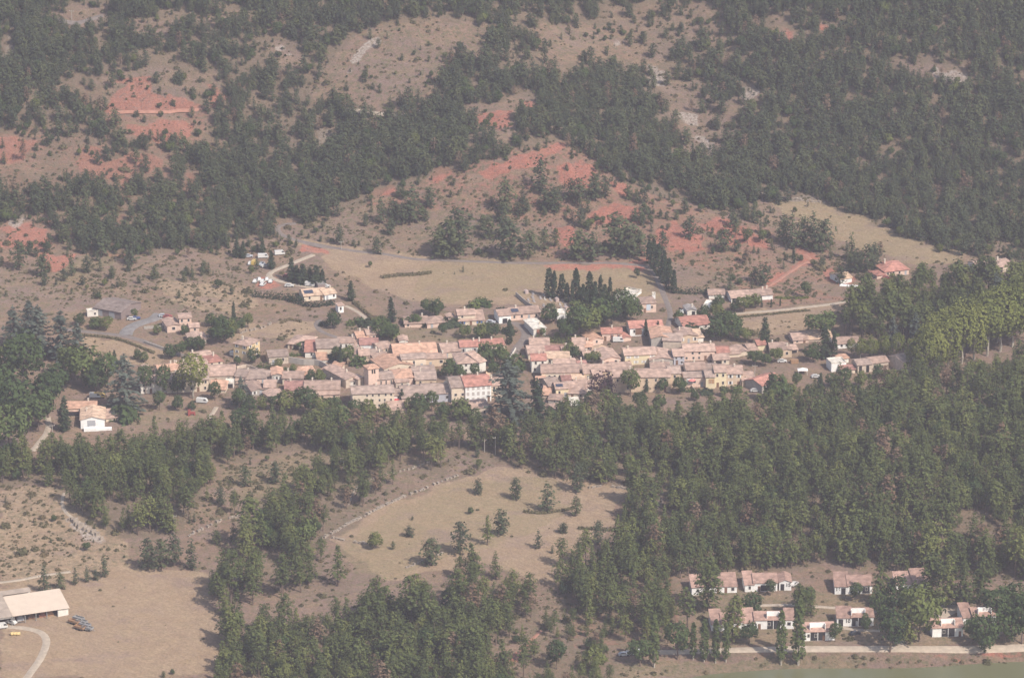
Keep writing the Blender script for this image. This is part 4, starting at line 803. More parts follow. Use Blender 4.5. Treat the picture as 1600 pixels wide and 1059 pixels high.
B('barn-like house with the longest red roof, right of the road end', (1068, 509, 1109, 505.5, 8, 12, 'g', 'r', 'w', op(win=(3, 1), ch=0)))
B('pink house with three red-shuttered windows above the pale bus', (941, 520.5, 971.5, 520, 12, 7, 'g', 'r', 'p', op(win=(3, 1), reg=True, sh='r', ww=.6, wh=1.6, ch=1)), (924, 531, 942, 528, 9, 8, 'p', 'o', 'p', op(win=(1, 1), ch=0)), (973, 528, 986, 526, 6, 6, 'p', 'r', 'p', NW))
B('peach two-storey villa with pale blue door beside the climbing road', (1002, 474, 1025, 472.5, 15, 8, 'h', 'p', 'p', op(win=(2, 1), gate=((.35, .62, .25, .85, 'b'),), sl=.22, ch=0)), name='villa')
B('flat white modern building behind the cemetery cypresses', (958, 465, 978, 468.5, 5, 14, 'f', 'w', 'W', op(win=(2, 1), door=False, par=.7)), (978, 470, 996, 467, 4, 7, 'f', 'w', 'w', op(win=(1, 1), door=False)), name='villa')
B('white kiosk tower at the road bend above the peach villa', (1019, 460, 1024, 460, 7, 1.8, 'f', 'w', 'W', NW), name='kiosk', cat='kiosk')
B('small pale house with terrace left of the long white house', (1108, 460, 1132, 459.5, 7, 7, 'g', 'p', 'w', op(win=(2, 1), ww=1.4)))
B('long single-storey white house with pink roof on the right slope', (1143, 465, 1172, 463, 8, 9, 'g', 'p', 'w', op(win=(2, 1), gate=((.05, .4, 0, .8, 'k'),), ch=0)), (1172, 462, 1207, 459.5, 8, 8, 'g', 'p', 'W', op(win=(3, 1), ch=2)))
B('little grey-roofed garage left of the dark lane trees', (1074, 484.5, 1088, 483.5, 8, 6, 'p', 'g', 'w', op(win=(0, 0), gate=((.5, .85, 0, .7, 'k'),))), name='garage', cat='garage')
B('small white shed roof above the lane trees', (1099, 479, 1107, 480, 5, 4, 's', 'w', 'w', NW), name='shed', cat='shed')
B('white house with bright red roof and two white shutters', (1121, 550, 1139, 549.5, 9, 7, 'g', 'r', 'W', op(win=(2, 1), sh='w', reg=True)))
B('house with covered porch below the small red-roofed house', (1116, 561.5, 1139, 560.5, 9, 7, 'g', 'p', 'c', op(win=(2, 1), gate=((.1, .5, 0, .7, 'k'),))))
B('low row of pink roofs behind the dark round tree, left', (1139, 552.5, 1156, 551.5, 6, 8, 'g', 'p', 'c', NW))
B('low row of pink roofs behind the dark round tree, right', (1155, 550.5, 1172, 548.5, 6, 8, 'p', 'p', 'c', NW), (1171, 547, 1184, 545.5, 6, 8, 'g', 'p', 'c', NW))
B('small yellow house with red roof in front of the lone fir', (1184, 538.5, 1197, 537.5, 10, 7, 'g', 'r', 'h', op(win=(1, 1), ww=1.4, ch=0)))
B('farm building with wide pink roof right of the lone fir', (1204, 546, 1222, 545.5, 9, 9, 'g', 'p', 's', op(win=(1, 1))), (1221, 547, 1237, 546, 12, 8, 'p', 'p', 'o', op(win=(1, 1), ww=1.2)), (1236, 546, 1246, 545, 6, 6, 'g', 'p', 's', op(win=(0, 0), gate=((.1, .9, 0, .8, 'k'),))), name='farmhouse')
B('low pink workshop beyond the farm building', (1240, 531, 1263, 529.5, 6, 9, 'g', 'p', 'p', op(win=(2, 1))), (1263, 530, 1300, 528, 4, 5, 's', 'l', 's', NW), name='workshop', cat='workshop')
B('long white house with dark windows beside the grove', (1304, 537, 1343, 534.5, 8, 8, 'g', 'p', 'W', op(win=(5, 1), ww=1.1, ch=0, door=False)))
B('pale yellow house with tan garage door and balcony', (1103, 588.5, 1117, 588, 19, 8, 'g', 'b', 'h', op(win=(1, 1), gate=((.3, .9, .42, .8, 't'),), ch=0)), (1117, 581, 1134.5, 580.5, 24, 9, 'g', 'p', 'h', op(win=(2, 2), ch=0)))
B('tall ochre house with four white shutters', (1135, 583.5, 1160, 583, 20, 10, 'g', 'p', 'o', op(win=(2, 2), sh='w', reg=True, ch=1)))
B('lower ochre wing right of the four white shutters', (1160, 593.5, 1179, 592.5, 11, 10, 'g', 'p', 'o', op(win=(2, 1), ch=0)))
B('pink-roofed house above the striped parasol', (1073, 577.5, 1102, 576.5, 11, 9, 'g', 'p', 'c', op(win=(3, 1), ch=1)), (1102, 579.5, 1122, 578.5, 8, 9, 'g', 'b', 'c', op(win=(1, 1), ch=0)))
B('pink house with roof terrace and pink parasol', (1069, 589, 1102, 588, 16, 6, 'g', 'b', 'p', op(win=(3, 1), ww=1.2, ch=0, gate=((.12, .45, .35, .9, 'w'),))))
B('shed with bright orange-red roof and grey side by the right-hand pine', (1190, 602, 1222, 592, 12, 9, 'g', 'r', 'g', op(win=(0, 0), ch=0, sl=.34)), name='shed', cat='shed')
# --- far right
B('weathered white farm shed with flat roof at the avenue end', (1299, 568, 1322, 566, 13, 6, 'f', 'w', 'W', NW), (1316, 578, 1336, 576, 7, 6, 'g', 'd', 'c', NW), (1312, 561, 1326, 558, 8, 5, 'g', 'o', 'w', NW), name='farm_building', cat='farm building')
B('old stone row with dark doorways under the avenue trees', (1340, 570, 1362, 568, 13, 7, 'g', 'b', 's', op(win=(2, 1), gate=((.1, .3, 0, .8, 'k'), (.6, .8, 0, .8, 'k')), ch=0)), (1362, 567, 1388, 564, 13, 7, 'g', 'p', 's', op(win=(3, 1), ch=0)), name='farm_building', cat='farm building')
B('grey stone gable farmhouse at the foot of the plane avenue', (1410, 566, 1444, 559, 16, 9, 'g', 'b', 's', op(win=(3, 2), ch=0)), name='farmhouse')
B('round-cornered house with deep red roof at the edge of the pine grove', (1382, 424, 1420, 420, 9, 12, 'h', 'r', 'p', op(win=(4, 1), sl=.4, ch=1)), (1370, 430, 1384, 428, 6, 6, 'h', 'r', 'p', NW), name='villa')
B('new white garage with orange roof at the end of the red track', (1313, 436, 1331, 433, 8, 8, 'g', 'f', 'W', op(win=(0, 0), ch=0, gate=((.1, .45, 0, .75, 'w'), (.55, .9, 0, .75, 'w')))), name='garage', cat='garage')
B('low house with pale pink roof at the right edge above the grove', (1528, 419, 1556, 416, 8, 10, 'g', 'p', 'w', op(win=(3, 1))), (1556, 417, 1586, 414, 9, 10, 'h', 'p', 'c', op(win=(2, 1), gate=((.1, .35, 0, .8, 'k'),))), name='villa')
# --- behind the village
B('low pink bungalow with pale roof above the village meadow', (633, 505, 668, 504, 7, 9, 'g', 'p', 'p', op(win=(3, 1))), (668, 505, 697, 502, 8, 8, 'h', 'p', 'p', op(win=(2, 1), gate=((.62, .95, 0, .8, 'n'),))), name='bungalow')
B('two-storey cream house with bright blue shutters', (716, 491.5, 742, 490.5, 16, 7, 'g', 'p', 'c', op(win=(2, 2), ch=1)), (717, 501, 756, 499, 8, 6, 's', 'p', 'c', op(win=(3, 1), sh='b', ww=1.2, ch=0)), (702, 498, 713, 497, 9, 6, 'p', 'p', 's', op(win=(1, 1), ch=0)))
B('white house with dark arch and long pink wing by the tall cypress', (780, 493, 798, 491.5, 13, 8, 'g', 'p', 'W', op(win=(0, 0), gate=((.3, .7, .05, .6, 'k'),), ch=0)), (799, 491, 843, 487.5, 10, 9, 'g', 'p', 'p', op(win=(4, 1), solar=(.05, .3), ch=1)))
B('low white-walled building beside the cemetery', (871, 491.5, 886, 490.5, 8, 6, 'f', 'w', 'W', NW), (886, 493, 906, 491, 5, 5, 'f', 'l', 's', NW), name='outbuilding', cat='outbuilding')
B('pale-roofed white house behind the long hedge of the hillside yard', (476, 462, 510, 459, 9, 9, 'g', 'l', 'c', op(win=(2, 1), solar=(.05, .45), ch=0)), (508, 460, 525, 457, 9, 7, 'g', 'l', 'W', op(win=(2, 1), ch=1)))
B('dark shipping container above the pale-roofed white house', (497, 445, 508, 444, 7, 3, 'f', 'g', 'n', NW), name='container', cat='container')
B('white transformer tower with tiled cap beside the lane', (529, 477, 537, 476, 12, 3, 'y', 'p', 'W', op(win=(1, 1), door=False)), name='transformer_tower', cat='tower')
# --- lower left farm
B('farmhouse with orange roof and deep shaded porch', (104, 637.5, 150, 636.5, 13, 8, 'g', 'o', 'c', op(win=(4, 1), ch=1)), (98, 642, 126, 641.5, 9, 4, 's', 'p', 'c', op(win=(0, 0), gate=((.1, .9, .1, .85, 'k'),))), name='farmhouse')
B('white barn with grey double doors in its gable', (127, 655, 163, 654, 15, 13, 'p', 'l', 'W', op(win=(0, 0), gate=((.28, .62, 0, .85, 'g'),), sl=.28)), (166, 653, 186, 651, 6, 5, 's', 'p', 'c', NW), name='barn', cat='barn')
# --- the farm shed, lower left
M_STEEL = tint_mat('grey_steel', (0.27, 0.26, 0.25), 0.1, 2); M_METALROOF = tint_mat('tan_metal_roof', (0.60, 0.485, 0.385), 0.05, 0.4, stripes=1.0); M_OLDROOF = tint_mat('old_fibre_roof', (0.36, 0.29, 0.235), 0.2, 0.4, stripes=1.0)
def farm_shed():
    X0, Y0, Z0, s = ground(22, 975); X1, Y1, Z1, s1 = ground(107, 960); W = math.hypot(X1 - X0, Y1 - Y0); rz = math.atan2(Y1 - Y0, X1 - X0); Z0 = min(Z0, Z1)
    e = empty('farm_shed', (X0, Y0, Z0), rz); tag(e, 'open-fronted farm shed with tan metal roof beside the bare field', 'shed'); D = 13; hf, hb = 3.6, 6.2
    x2 = W * .80
    obj('roof', mesh('roof', *slab([[(-.5, -.6, hf), (W + .4, -.6, hf), (W + .4, D, hb), (-.5, D, hb)]], .16), M_METALROOF), e)
    obj('wall', MB().box(0, 1.2, -2, .2, D - .2, hf + .1).box(W - .2, 0, -2, W, D - .2, hf).box(x2, -.1, -2, W - .2, .1, hf - .05).box(.2, D - .4, -2, W - .2, D - .2, hb - .25).mesh('wall', WM['w']), e)
    obj('gable', mesh('gable', [(W - .1, 0, hf), (W - .1, D - .3, hf), (W - .1, D - .3, hb - .25), (.1, 1.3, hf), (.1, D - .3, hf), (.1, D - .3, hb - .25)], [(0, 1, 2), (3, 5, 4)], WM['w']), e)
    for k in range(5): obj('post', MB().box(-.13, -.13, -2, .13, .13, hf).mesh('post', M_STEEL), e, (.1 + x2 * k / 4, 0, 0))
    obj('dark_floor', MB().box(.2, .3, -1.5, x2, D - .5, .12).mesh('dark_floor', tint_mat('shed_floor', (0.12, 0.10, 0.09), 0.2, 1)), e)
    for k, c in ((.3, 'g'), (1.4, 'n'), (2.5, 'r'), (3.3, 't')):
        obj('stored_goods', MB().box(-1.3, -.8, 0, 1.3, .8, 1.3).box(-.7, -.6, 1.3, .9, .6, 1.9).mesh('stored_goods', M_DOOR[c]), e, (x2 * (k + .5) / 4.4, 2.6, .12))
    e2 = empty('farm_shed', (X0, Y0, Z0), rz); tag(e2, 'older shed with grey-brown roof at the left picture edge', 'shed'); W2 = 34
    obj('roof', mesh('roof', *slab([[(-W2, -.3, 3.7), (W * .52, 4.5, 5.15), (W * .52, 15, 6.9), (-W2, 15, 6.9)][::1]], .16), M_OLDROOF), e2, (0, 0, 0)) if False else obj('roof', mesh('roof', *slab([[(-W2, -1.2, 3.9), (-.7, -1.2, 3.9), (-.7, 16, 7.2), (-W2, 16, 7.2)], [(-.7, D + .1, 6.64), (W * .5, D + .1, 6.64), (W * .5, 16, 7.2), (-.7, 16, 7.2)]], .16), M_OLDROOF), e2)
    obj('wall', MB().box(-W2, 15.5, -2, W * .5, 15.8, 6.9).box(-W2, -.4, -2, -W2 + .3, 15.4, 3.7).box(-5.5, -.5, 2.9, -.6, -.3, 3.6).mesh('wall', WM['w']), e2)
    for k in range(6): obj('post', MB().box(-.15, -.15, -2, .15, .15, 3.6).mesh('post', M_STEEL), e2, (-.9 - k * 5.0, -.6, 0))
    obj('dark_bay', MB().box(-W2 + .3, 4.0, -1.5, -.8, 4.2, 4.6).mesh('dark_bay', M_DOOR['k']), e2)
    for u in np.linspace(-30, W, 14): TAKEN.append((X0 + u * math.cos(rz) - 7 * math.sin(rz), Y0 + u * math.sin(rz) + 7 * math.cos(rz), 9.5))
farm_shed()

# --- the white holiday chalets, lower right
def chalet(label, *bl):
    bl = [(x0, y0 - 1.6, x1, y1 - 1.6, h + 1.6, D * .92) + tuple(r_) for x0, y0, x1, y1, h, D, *r_ in bl]
    return building(label, *bl, name='chalet', cat='chalet')
CH = dict(sl=.30, ch=0, o=.3)
def co(**k): d = dict(CH); d.update(k); return d
chalet('white chalet half hidden by the big pine, top left of the chalets', (1081, 918.5, 1098, 918, 11, 7, 's', 't', 'W', co(win=(1, 1), side={'l': (1, 1)})), (1098, 917, 1130, 916.5, 10, 4.8, 's', 't', 'W', co(win=(2, 1))), (1130, 917, 1151, 916.5, 9, 7.5, 's', 't', 'W', co(win=(2, 1), ww=1.3)))
chalet('white chalet painted 15, with a peaked right end, in the top row', (1164, 914.5, 1178, 914, 10, 7.5, 's', 't', 'W', co(win=(1, 1))), (1178, 911.5, 1214, 911, 12, 5, 's', 't', 'W', co(win=(2, 1), gate=((.3, .75, .05, .7, 'k'),))), (1217.5, 910, 1236, 910, 12, 8, 'p', 't', 'W', co(win=(0, 0), sl=.42, gate=((.12, .42, .02, .74, 'k'),), text=((.74, .62, 1.95, '15'),))))
chalet('white chalet painted 16 on its left end, right of the bare bank', (1304.5, 917, 1325, 917, 11, 8, 's', 't', 'W', co(win=(0, 0), gate=((.48, .8, .02, .78, 'k'),), text=((.25, .6, 1.95, '16'),), side={'l': (0, 0)})), (1325, 915.5, 1362, 915, 12, 5.4, 's', 't', 'W', co(win=(2, 1), gate=((.6, .9, .05, .8, 'k'),))))
chalet('white chalet mostly hidden behind the big oak of the top row', (1400, 914, 1427, 913, 10, 7, 's', 't', 'W', co(win=(2, 1))), (1427, 912, 1449, 911, 12, 8, 's', 't', 'W', co(win=(1, 1))))
chalet('white chalet with its left end behind the poplars', (1112, 976, 1128, 975.5, 10, 8, 's', 't', 'W', co(win=(1, 1))), (1128, 973, 1161, 972, 12, 4.8, 's', 't', 'W', co(win=(2, 1))))
chalet('white chalet with open terrace between the pine and two poplars', (1162.5, 974, 1179, 973.5, 10, 8, 's', 't', 'W', co(win=(1, 1), ww=1.5)), (1179, 969.5, 1226, 969, 13, 5, 's', 't', 'W', co(win=(3, 1), ww=1.2, loggia=(.42, .82))), (1226, 969, 1240, 969, 13, 6, 's', 't', 'W', co(win=(1, 1), ww=1.5)))
chalet('white chalet nearest the lake road, right of the two poplars', (1256.5, 988, 1304.5, 986.5, 13, 5.4, 's', 't', 'W', co(win=(4, 1), loggia=(.2, .68), ww=1.0)))
chalet('white chalet painted 10 on its left half, in the middle row', (1308, 966, 1330, 966, 12, 6, 's', 't', 'W', co(win=(0, 0), gate=((.1, .42, .02, .8, 'k'),), text=((.74, .6, 1.95, '10'),))), (1330, 965, 1365, 964.5, 13, 5.4, 's', 't', 'W', co(win=(2, 1), loggia=(.02, .6))))
chalet('white chalet at the lower right, left of the leaning oak', (1456.5, 982, 1505, 980.5, 13, 5.4, 's', 't', 'W', co(win=(4, 1), loggia=(.3, .72))))
chalet('white chalet at the right behind the oaks and dark car', (1505, 966, 1520, 965, 10, 8, 's', 't', 'W', co(win=(1, 1))), (1520, 964, 1556, 962, 12, 5.4, 's', 't', 'W', co(win=(2, 1), loggia=(.25, .8))))
# church details: belfry openings and cap
for o_ in list(bpy.data.objects):
    if o_.get('category') == 'church':
        w = [c for c in o_.children if c.name.startswith('wall')][0]
        me_ = MB().box(-.32, -.06, -1.0, .32, .05, .8).mesh('belfry_opening', M_DOOR['k'])
        c_, s_ = math.cos(w.rotation_euler[2]), math.sin(w.rotation_euler[2])
        for dx in (-.5, .5): obj('belfry_opening', me_, o_, (w.location[0] + dx * c_, w.location[1] + dx * s_, w.location[2] + 8.2), w.rotation_euler[2])
        obj('door', MB().box(-.45, -.06, 0, .45, .05, 2.0).mesh('door', M_DOOR['n']), o_, (w.location[0] + .1 * c_, w.location[1] + .1 * s_, w.location[2] + .6), w.rotation_euler[2])

# ------------------------------------------------------------------ trees one can point at
MARKS = {'yellow three-storey house': (385, 550), 'church tower': (582, 590), 'great blue cedar': (798, 630), 'big white five-bay house': (747, 618), 'pale hall by the street': (843, 518), 'cemetery': (860, 470), 'peach villa': (1013, 482),
 'long ochre house': (1000, 602), 'brown barn': (180, 488), 'pink villa': (285, 510), 'white barn': (145, 662), 'tan farm shed': (70, 950), 'chalet numbered 15': (1205, 918), 'chalet numbered 16': (1335, 922), 'chalet numbered 10': (1335, 970),
 'lower right chalets': (1500, 975), 'two tall poplars': (1234, 1010), 'round green field tree': (586, 850), 'plane avenue': (1510, 530), 'orange-roofed garage': (1320, 435), 'long white hillside house': (1175, 465), 'red-roofed villa': (478, 542),
 'blue-shuttered house': (735, 498), 'upper road bend': (440, 360), 'hillside yard': (430, 430), 'far green field': (1350, 360), 'left red cliff': (240, 155), 'lane transformer tower': (533, 482), 'cream plane-tree terrace': (275, 605),
 'four-shuttered ochre house': (1147, 590), 'lone village fir': (1195, 525), 'pink gable house': (955, 562), 'road cypresses': (1030, 430), 'long white grove house': (1325, 540), 'stone avenue farmhouse': (1427, 572), 'red bank of the spur': (960, 330),
 'left red hollow': (40, 370), 'stone field wall': (620, 785), 'ridge of the spur': (850, 235)}
DESC = {'fullpine': ('broad dark pine', 'broad single pines'), 'hill': ('bushy pine', 'field and hillside pines'), 'front': ('dark pine', 'tall single pines'), 'grove': ('tall pine', 'grove pines'), 'fir': ('dark fir', 'firs'), 'cedar': ('grey-blue cedar', 'cedars'), 'broad': ('green leafy tree', 'leafy trees'),
        'plane': ('yellow-green plane tree', 'plane trees'), 'cypress': ('slim dark cypress', 'cypresses'), 'poplar': ('slender poplar', 'poplars'), 'copper': ('dark purple leafy tree', 'copper trees'), 'dead': ('withered brown pine', 'withered pines'), 'bush': ('rounded bush', 'bushes')}
LABELLED = {}
def place_words(px, py):
    m_, (mx, my) = min(MARKS.items(), key=lambda t: (t[1][0] - px) ** 2 + ((t[1][1] - py) * 1.4) ** 2)
    dx, dy = px - mx, (py - my) * 1.4
    rel = ('right of' if dx > 0 else 'left of') if abs(dx) > abs(dy) else ('below' if dy > 0 else 'above')
    if dx * dx + dy * dy > 130 ** 2: rel = 'well ' + rel
    return '%s the %s' % (rel, m_)
PINES_PLACED = 0; SINGLES = []
def T(kind, spec, label=None, group=None):
    global PINES_PLACED
    for it in spec.split(';'):
        v = [float(q) for q in it.replace(',', ' ').split()]
        if not v: continue
        px, py, h = v[:3]; wide = v[3] if len(v) > 3 else 1.0
        X, Y, Z, s = ground(px, py); hm = h / (s * math.cos(PITCH + math.atan((py - CY) / FOC)))
        if kind == 'bush':
            k = hm / 1.5; o = obj('bush', BUSH[3 + int(px) % 2], None, (X, Y, Z - .05), random.uniform(0, 6.28), (k * wide * 1.0, k * wide * 1.0, k)); tag(o, 'x', 'bush')
        else: o = plant(kind, X, Y, Z, hm, 'x', None, wide)
        if kind in ('hill', 'front', 'grove', 'fullpine'): PINES_PLACED += 1
        TAKEN.append((X, Y, 2.2 + .12 * hm)); SINGLES.append((o, kind, px, py, h, label, group))
def name_singles():
    """every single tree says what it stands by; look-alikes at one place are told apart by their order from the left"""
    by = {}
    for t in SINGLES:
        o, kind, px, py, h, lab, grp = t
        if lab: o['label'] = lab; 
        else:
            big = {'hill': 40, 'front': 60, 'fir': 34, 'broad': 40, 'cypress': 34, 'poplar': 70, 'cedar': 70, 'plane': 70, 'bush': 14}.get(kind, 40)
            size = 'large ' if h > big * 1.25 else ('small ' if h < big * .65 else '')
            by.setdefault(size + DESC[kind][0] + ' ' + place_words(px, py), []).append(t)
        o['group'] = grp or DESC[kind][1]
    ORD = ['first', 'second', 'third', 'fourth', 'fifth', 'sixth', 'seventh', 'eighth', 'ninth', 'tenth', 'eleventh', 'twelfth']
    for lab, ts in by.items():
        ts.sort(key=lambda t: t[2])
        for k, t in enumerate(ts): t[0]['label'] = lab if len(ts) == 1 else (lab + ', %s from the left' % ORD[k] if k < 12 else lab)
T('hill', '672,882,46,1.05; 719,865,46; 783,835,42; 747,772,26; 806,780,36,.9; 841,857,29; 900,806,28; 855,798,44,1.25; 903,768,42; 880,832,17,1.5; 640,838,18,1.4; 935,850,34')
T('front', '762,851,48')
T('broad', '586,857,27,1.05', 'round bright green tree standing alone in the stone-walled field')
T('hill', '70,926,40; 96,920,27; 118,913,25; 136,909,24; 150,906,18; 163,901,34; 232,891,46; 252,890,44; 272,884,44; 300,889,44; 365,846,30; 383,836,28; 340,850,24; 385,760,34; 430,755,36; 345,790,28')
T('front', '345,935,52; 352,962,56; 372,985,62; 395,945,60; 440,935,62; 470,925,58')
T('poplar', '1220,1038,84; 1247,1038,98; 1083,1030,58; 1100,1033,66; 1118,1035,68; 1134,1034,62; 1022,1042,82')
T('fullpine', '1107,954,84; 1143,1002,72; 1375,945,78; 1480,948,82,1.1; 1505,952,76,1.1; 1530,942,70; 1455,932,72; 1416,1006,74; 1252,964,54')
T('front', '1040,945,55; 1075,985,62; 1010,990,58; 1266,962,50; 990,940,50; 950,900,60; 925,905,55; 720,905,40; 825,955,56; 775,905,48')
T('broad', '1390,1018,58; 1437,1002,92,.85; 1402,962,72,.8; 1374,966,52,.8; 1538,1020,66,.9; 1518,1003,44,.7; 1572,1004,70,.9; 1597,1005,66,.9; 1170,1006,34; 1352,986,30,.7; 1305,1002,26; 1258,952,36; 1176,962,44; 1203,930,22; 1338,940,27; 1556,966,52; 1586,962,60; 1058,1030,50; 1000,1040,44; 870,1045,40; 930,1050,42')
T('cedar', '797,657,90,1.1', 'great blue-grey cedar in front of the big white five-bay house')
T('cedar', '95,562,80; 60,556,76; 22,545,70; 45,522,52; 122,562,60; 195,643,88,.95; 376,634,46,.8; 1430,550,64,.75; 1555,494,66,.75; 1592,490,60,.75; 1395,545,50,.6')
T('fir', '840,656,66,1.1; 1195,541,44; 612,503,40; 548,470,31; 180,573,27; 100,673,54; 455,440,38,1.1; 464,441,26,1.5; 474,443,30,1.6; 484,442,26,1.5; 494,445,30,1.6; 503,445,25,1.4; 370,402,30; 380,403,26; 410,396,25; 424,420,28; 1204,632,50; 1290,560,54,1.1; 1281,617,34; 628,632,24; 1010,612,22; 365,500,30,.7')
T('copper', '940,628,48', 'dark purple copper beech beside the carport roof')
T('copper', '697,650,20', 'small dark purple shrub tree in front of the pale blue house')
T('broad', '985,620,38; 1035,613,24; 1062,616,28; 760,571,38; 781,573,38; 802,600,50; 702,592,32; 718,594,26; 742,592,21; 770,588,28; 541,569,30; 525,566,22; 520,513,33; 598,529,36,1.2; 613,533,27; 500,601,25; 486,599,23; 396,567,28; 371,571,15; 435,580,18; 458,582,16')
T('broad', '432,641,27; 455,646,36,1.3; 477,649,38,1.3; 500,651,33; 522,646,28; 556,653,30; 577,656,34; 601,656,30; 641,642,26; 656,646,33,1.2; 674,643,28; 692,656,30; 720,657,36,1.2; 743,661,28; 880,656,30; 905,651,30; 921,641,26; 961,641,28; 1000,646,30; 1030,642,28; 1086,626,17; 1131,619,17; 410,640,26; 390,646,30; 860,660,28')
T('broad', '890,557,27; 898,561,22; 920,567,17; 930,567,19; 860,505,36,1.1; 885,532,36; 905,530,46; 920,528,50; 936,515,52; 955,510,44; 972,502,44; 986,502,42; 902,510,42; 848,528,14; 870,530,14; 726,529,23; 754,530,27; 769,530,27; 650,509,20; 690,524,15; 682,497,32; 668,492,26; 745,531,18; 710,507,12')
T('bush', '640,508,12; 665,509,10; 705,508,14,1.3; 783,487,9; 750,476,11; 740,480,10; 760,478,10; 795,520,12; 525,562,14; 560,570,14; 470,545,12; 1088,523,12; 1075,515,14; 560,505,9; 548,508,8; 575,508,11,1.4; 590,506,10; 505,508,8; 612,525,12; 1185,600,12; 1150,612,10; 1105,615,10')
T('cypress', '796,538,39', 'tall dark cypress at the bend of the village street')
T('cypress', '858,465,46,1.2; 866,467,44,.9; 878,466,38,1.3; 886,472,30,1.4; 894,474,34,.9; 900,466,47,1.1; 911,474,30,1.5; 921,472,48,1.2; 930,476,36,1.4; 938,470,40,.9; 945,476,32,1.3; 953,470,37,.8; 905,482,34,1.5; 917,487,36,1.4; 928,488,40,1.5; 940,490,36,1.6; 950,486,30,1.5; 1014,412,38,1.1; 1021,420,46,1.1; 1029,431,50,1.2; 1037,442,50,1.2; 1045,452,48,1.2; 1053,458,36,1.2; 1009,525,26; 1028,521,20; 532,574,32; 1303,562,45; 1190,480,13; 1205,480,13; 1219,478,13; 1240,412,32,.6')
T('broad', '1180,482,25; 1163,488,28; 1122,486,27; 1148,488,18; 1258,466,23; 1120,532,46,1.1; 1138,528,44,1.1; 1152,532,30; 1165,535,24; 1180,571,25,1.2; 1196,573,22; 1213,567,25; 1270,566,36; 1283,529,44,1.25; 1216,631,48,1.15; 1236,629,30; 1265,626,30; 1300,606,28; 1320,606,28; 1345,606,28; 1372,592,24; 1245,605,20; 1060,503,20; 1165,600,14; 1120,500,26; 1100,500,28')
T('plane', '1445,588,70,.9; 1462,582,76; 1482,575,80; 1502,568,84; 1522,562,86; 1542,556,88; 1562,549,90; 1582,542,92; 1602,535,94; 1425,580,52,.8; 1455,571,72; 1475,563,78; 1497,556,82; 1517,549,84; 1537,542,86; 1557,535,88; 1577,528,90; 1597,521,92; 1330,557,28,.9; 1345,562,34,.9; 1362,562,36,.9; 1382,560,38,.9; 1402,562,42,.9')
T('plane', '302,622,70,1.0', 'broad green plane tree with pale trunk in front of the cream terrace')
T('broad', '40,615,82; 130,605,66; 112,592,52; 30,662,88; 15,702,72; 60,674,66; 76,652,62; 150,613,46; 170,611,52; 228,616,40,.8; 255,618,42,.8; 277,616,40,.8; 215,562,20; 265,561,25; 281,558,25; 226,566,20; 302,546,20; 250,641,27; 278,641,25; 300,641,18; 336,626,26; 374,641,30; 0,640,70; 5,600,70; 88,620,55')
T('bush', '198,656,23,1.0', 'rounded bright green bush right of the white barn')
T('broad', '246,523,19; 288,523,19; 330,510,25; 345,536,42,1.2; 357,529,32; 371,521,27; 388,513,21; 311,549,25; 296,546,23; 150,514,19,1.5; 166,516,19,1.5; 125,509,24; 210,498,14; 345,508,18')
T('hill', '645,348,60,1.1; 628,352,32; 672,324,34; 700,402,62,1.25; 717,400,68,1.1; 688,402,44,1.1; 797,405,54,1.4; 828,404,42; 790,335,50; 845,302,56,1.1; 785,373,46; 763,373,38; 868,331,36,1.3; 905,405,48,1.5; 926,407,46,1.3; 967,398,68,1.2; 985,402,56,1.1; 1000,400,42; 905,322,40; 930,312,40; 590,397,28; 595,349,42; 613,357,23; 610,367,27')
T('hill', '1130,393,38; 1150,393,20; 1188,366,23; 1270,393,58; 1255,386,50; 1283,393,54; 1237,389,52; 1225,381,42; 1330,408,42; 1312,443,30; 1340,426,38; 1355,426,40; 1366,421,38; 1180,439,25; 1192,446,36; 1140,453,27; 1175,456,20; 205,413,44,1.2; 65,431,38; 30,421,42; 112,431,33; 136,426,28; 100,439,27; 70,446,22; 160,400,46,1.2; 1005,345,30; 1070,335,24')
name_singles()

# hedges
def hedge(px, w, h, label, mat=M_CYP):
    p = smooth_path([ground(*q)[:2] for q in pl(px)], .55); rng = np.random.default_rng(len(px)); P = []; O = []
    for q in p:
        z = float(H(*q))
        for _ in range(9):
            d = rng.normal(0, 1, 3); d[2] = abs(d[2]); d /= np.linalg.norm(d); P.append((q[0] + d[0] * w / 2, q[1] + d[1] * w / 2, z + .15 + d[2] * h * rng.uniform(.5, 1.1))); O.append(d)
        TAKEN.append((q[0], q[1], w * .6 + .6))
    c = np.array([*p[len(p) // 2], float(H(*p[len(p) // 2]))])
    return tag(obj('hedge', leaf_mesh('hedge', [leaves(np.array(P) - c, np.array(O), .34, rng, 3, .15, .2)], mat), None, tuple(c)), label, 'hedge')
hedge('396,463 420,466 445,468 470,471', 3.0, 3.4, 'thick dark hedge below the hillside yard')
hedge('450,470 470,476 490,480 520,476', 2.6, 2.8, 'dark hedge in front of the pale-roofed white house')
hedge('1056,458 1080,459 1106,459', 2.6, 3.4, 'clipped dark hedge right of the road cypresses')
hedge('452,556 475,556 495,556', 1.4, 1.2, 'low green hedge on the terrace of the red-roofed villa', M_LEAF)
hedge('405,574 430,577 452,584', 2.2, 2.4, 'dark hedge below the stone house', M_LEAF)
hedge('1342,435 1352,440 1362,436', 2.4, 3.2, 'dark clipped hedge beside the deep red roof')
hedge('1212,466 1240,467 1262,466', 1.2, .9, 'bright green vegetable rows right of the long white house', M_PLANE)
hedge('1250,526 1275,528 1310,526', 2.0, 1.8, 'green hedge behind the pink workshop', M_LEAF)
hedge('838,532 870,535 905,534', 2.4, 2.6, 'green hedge between the hall and the street block', M_LEAF)
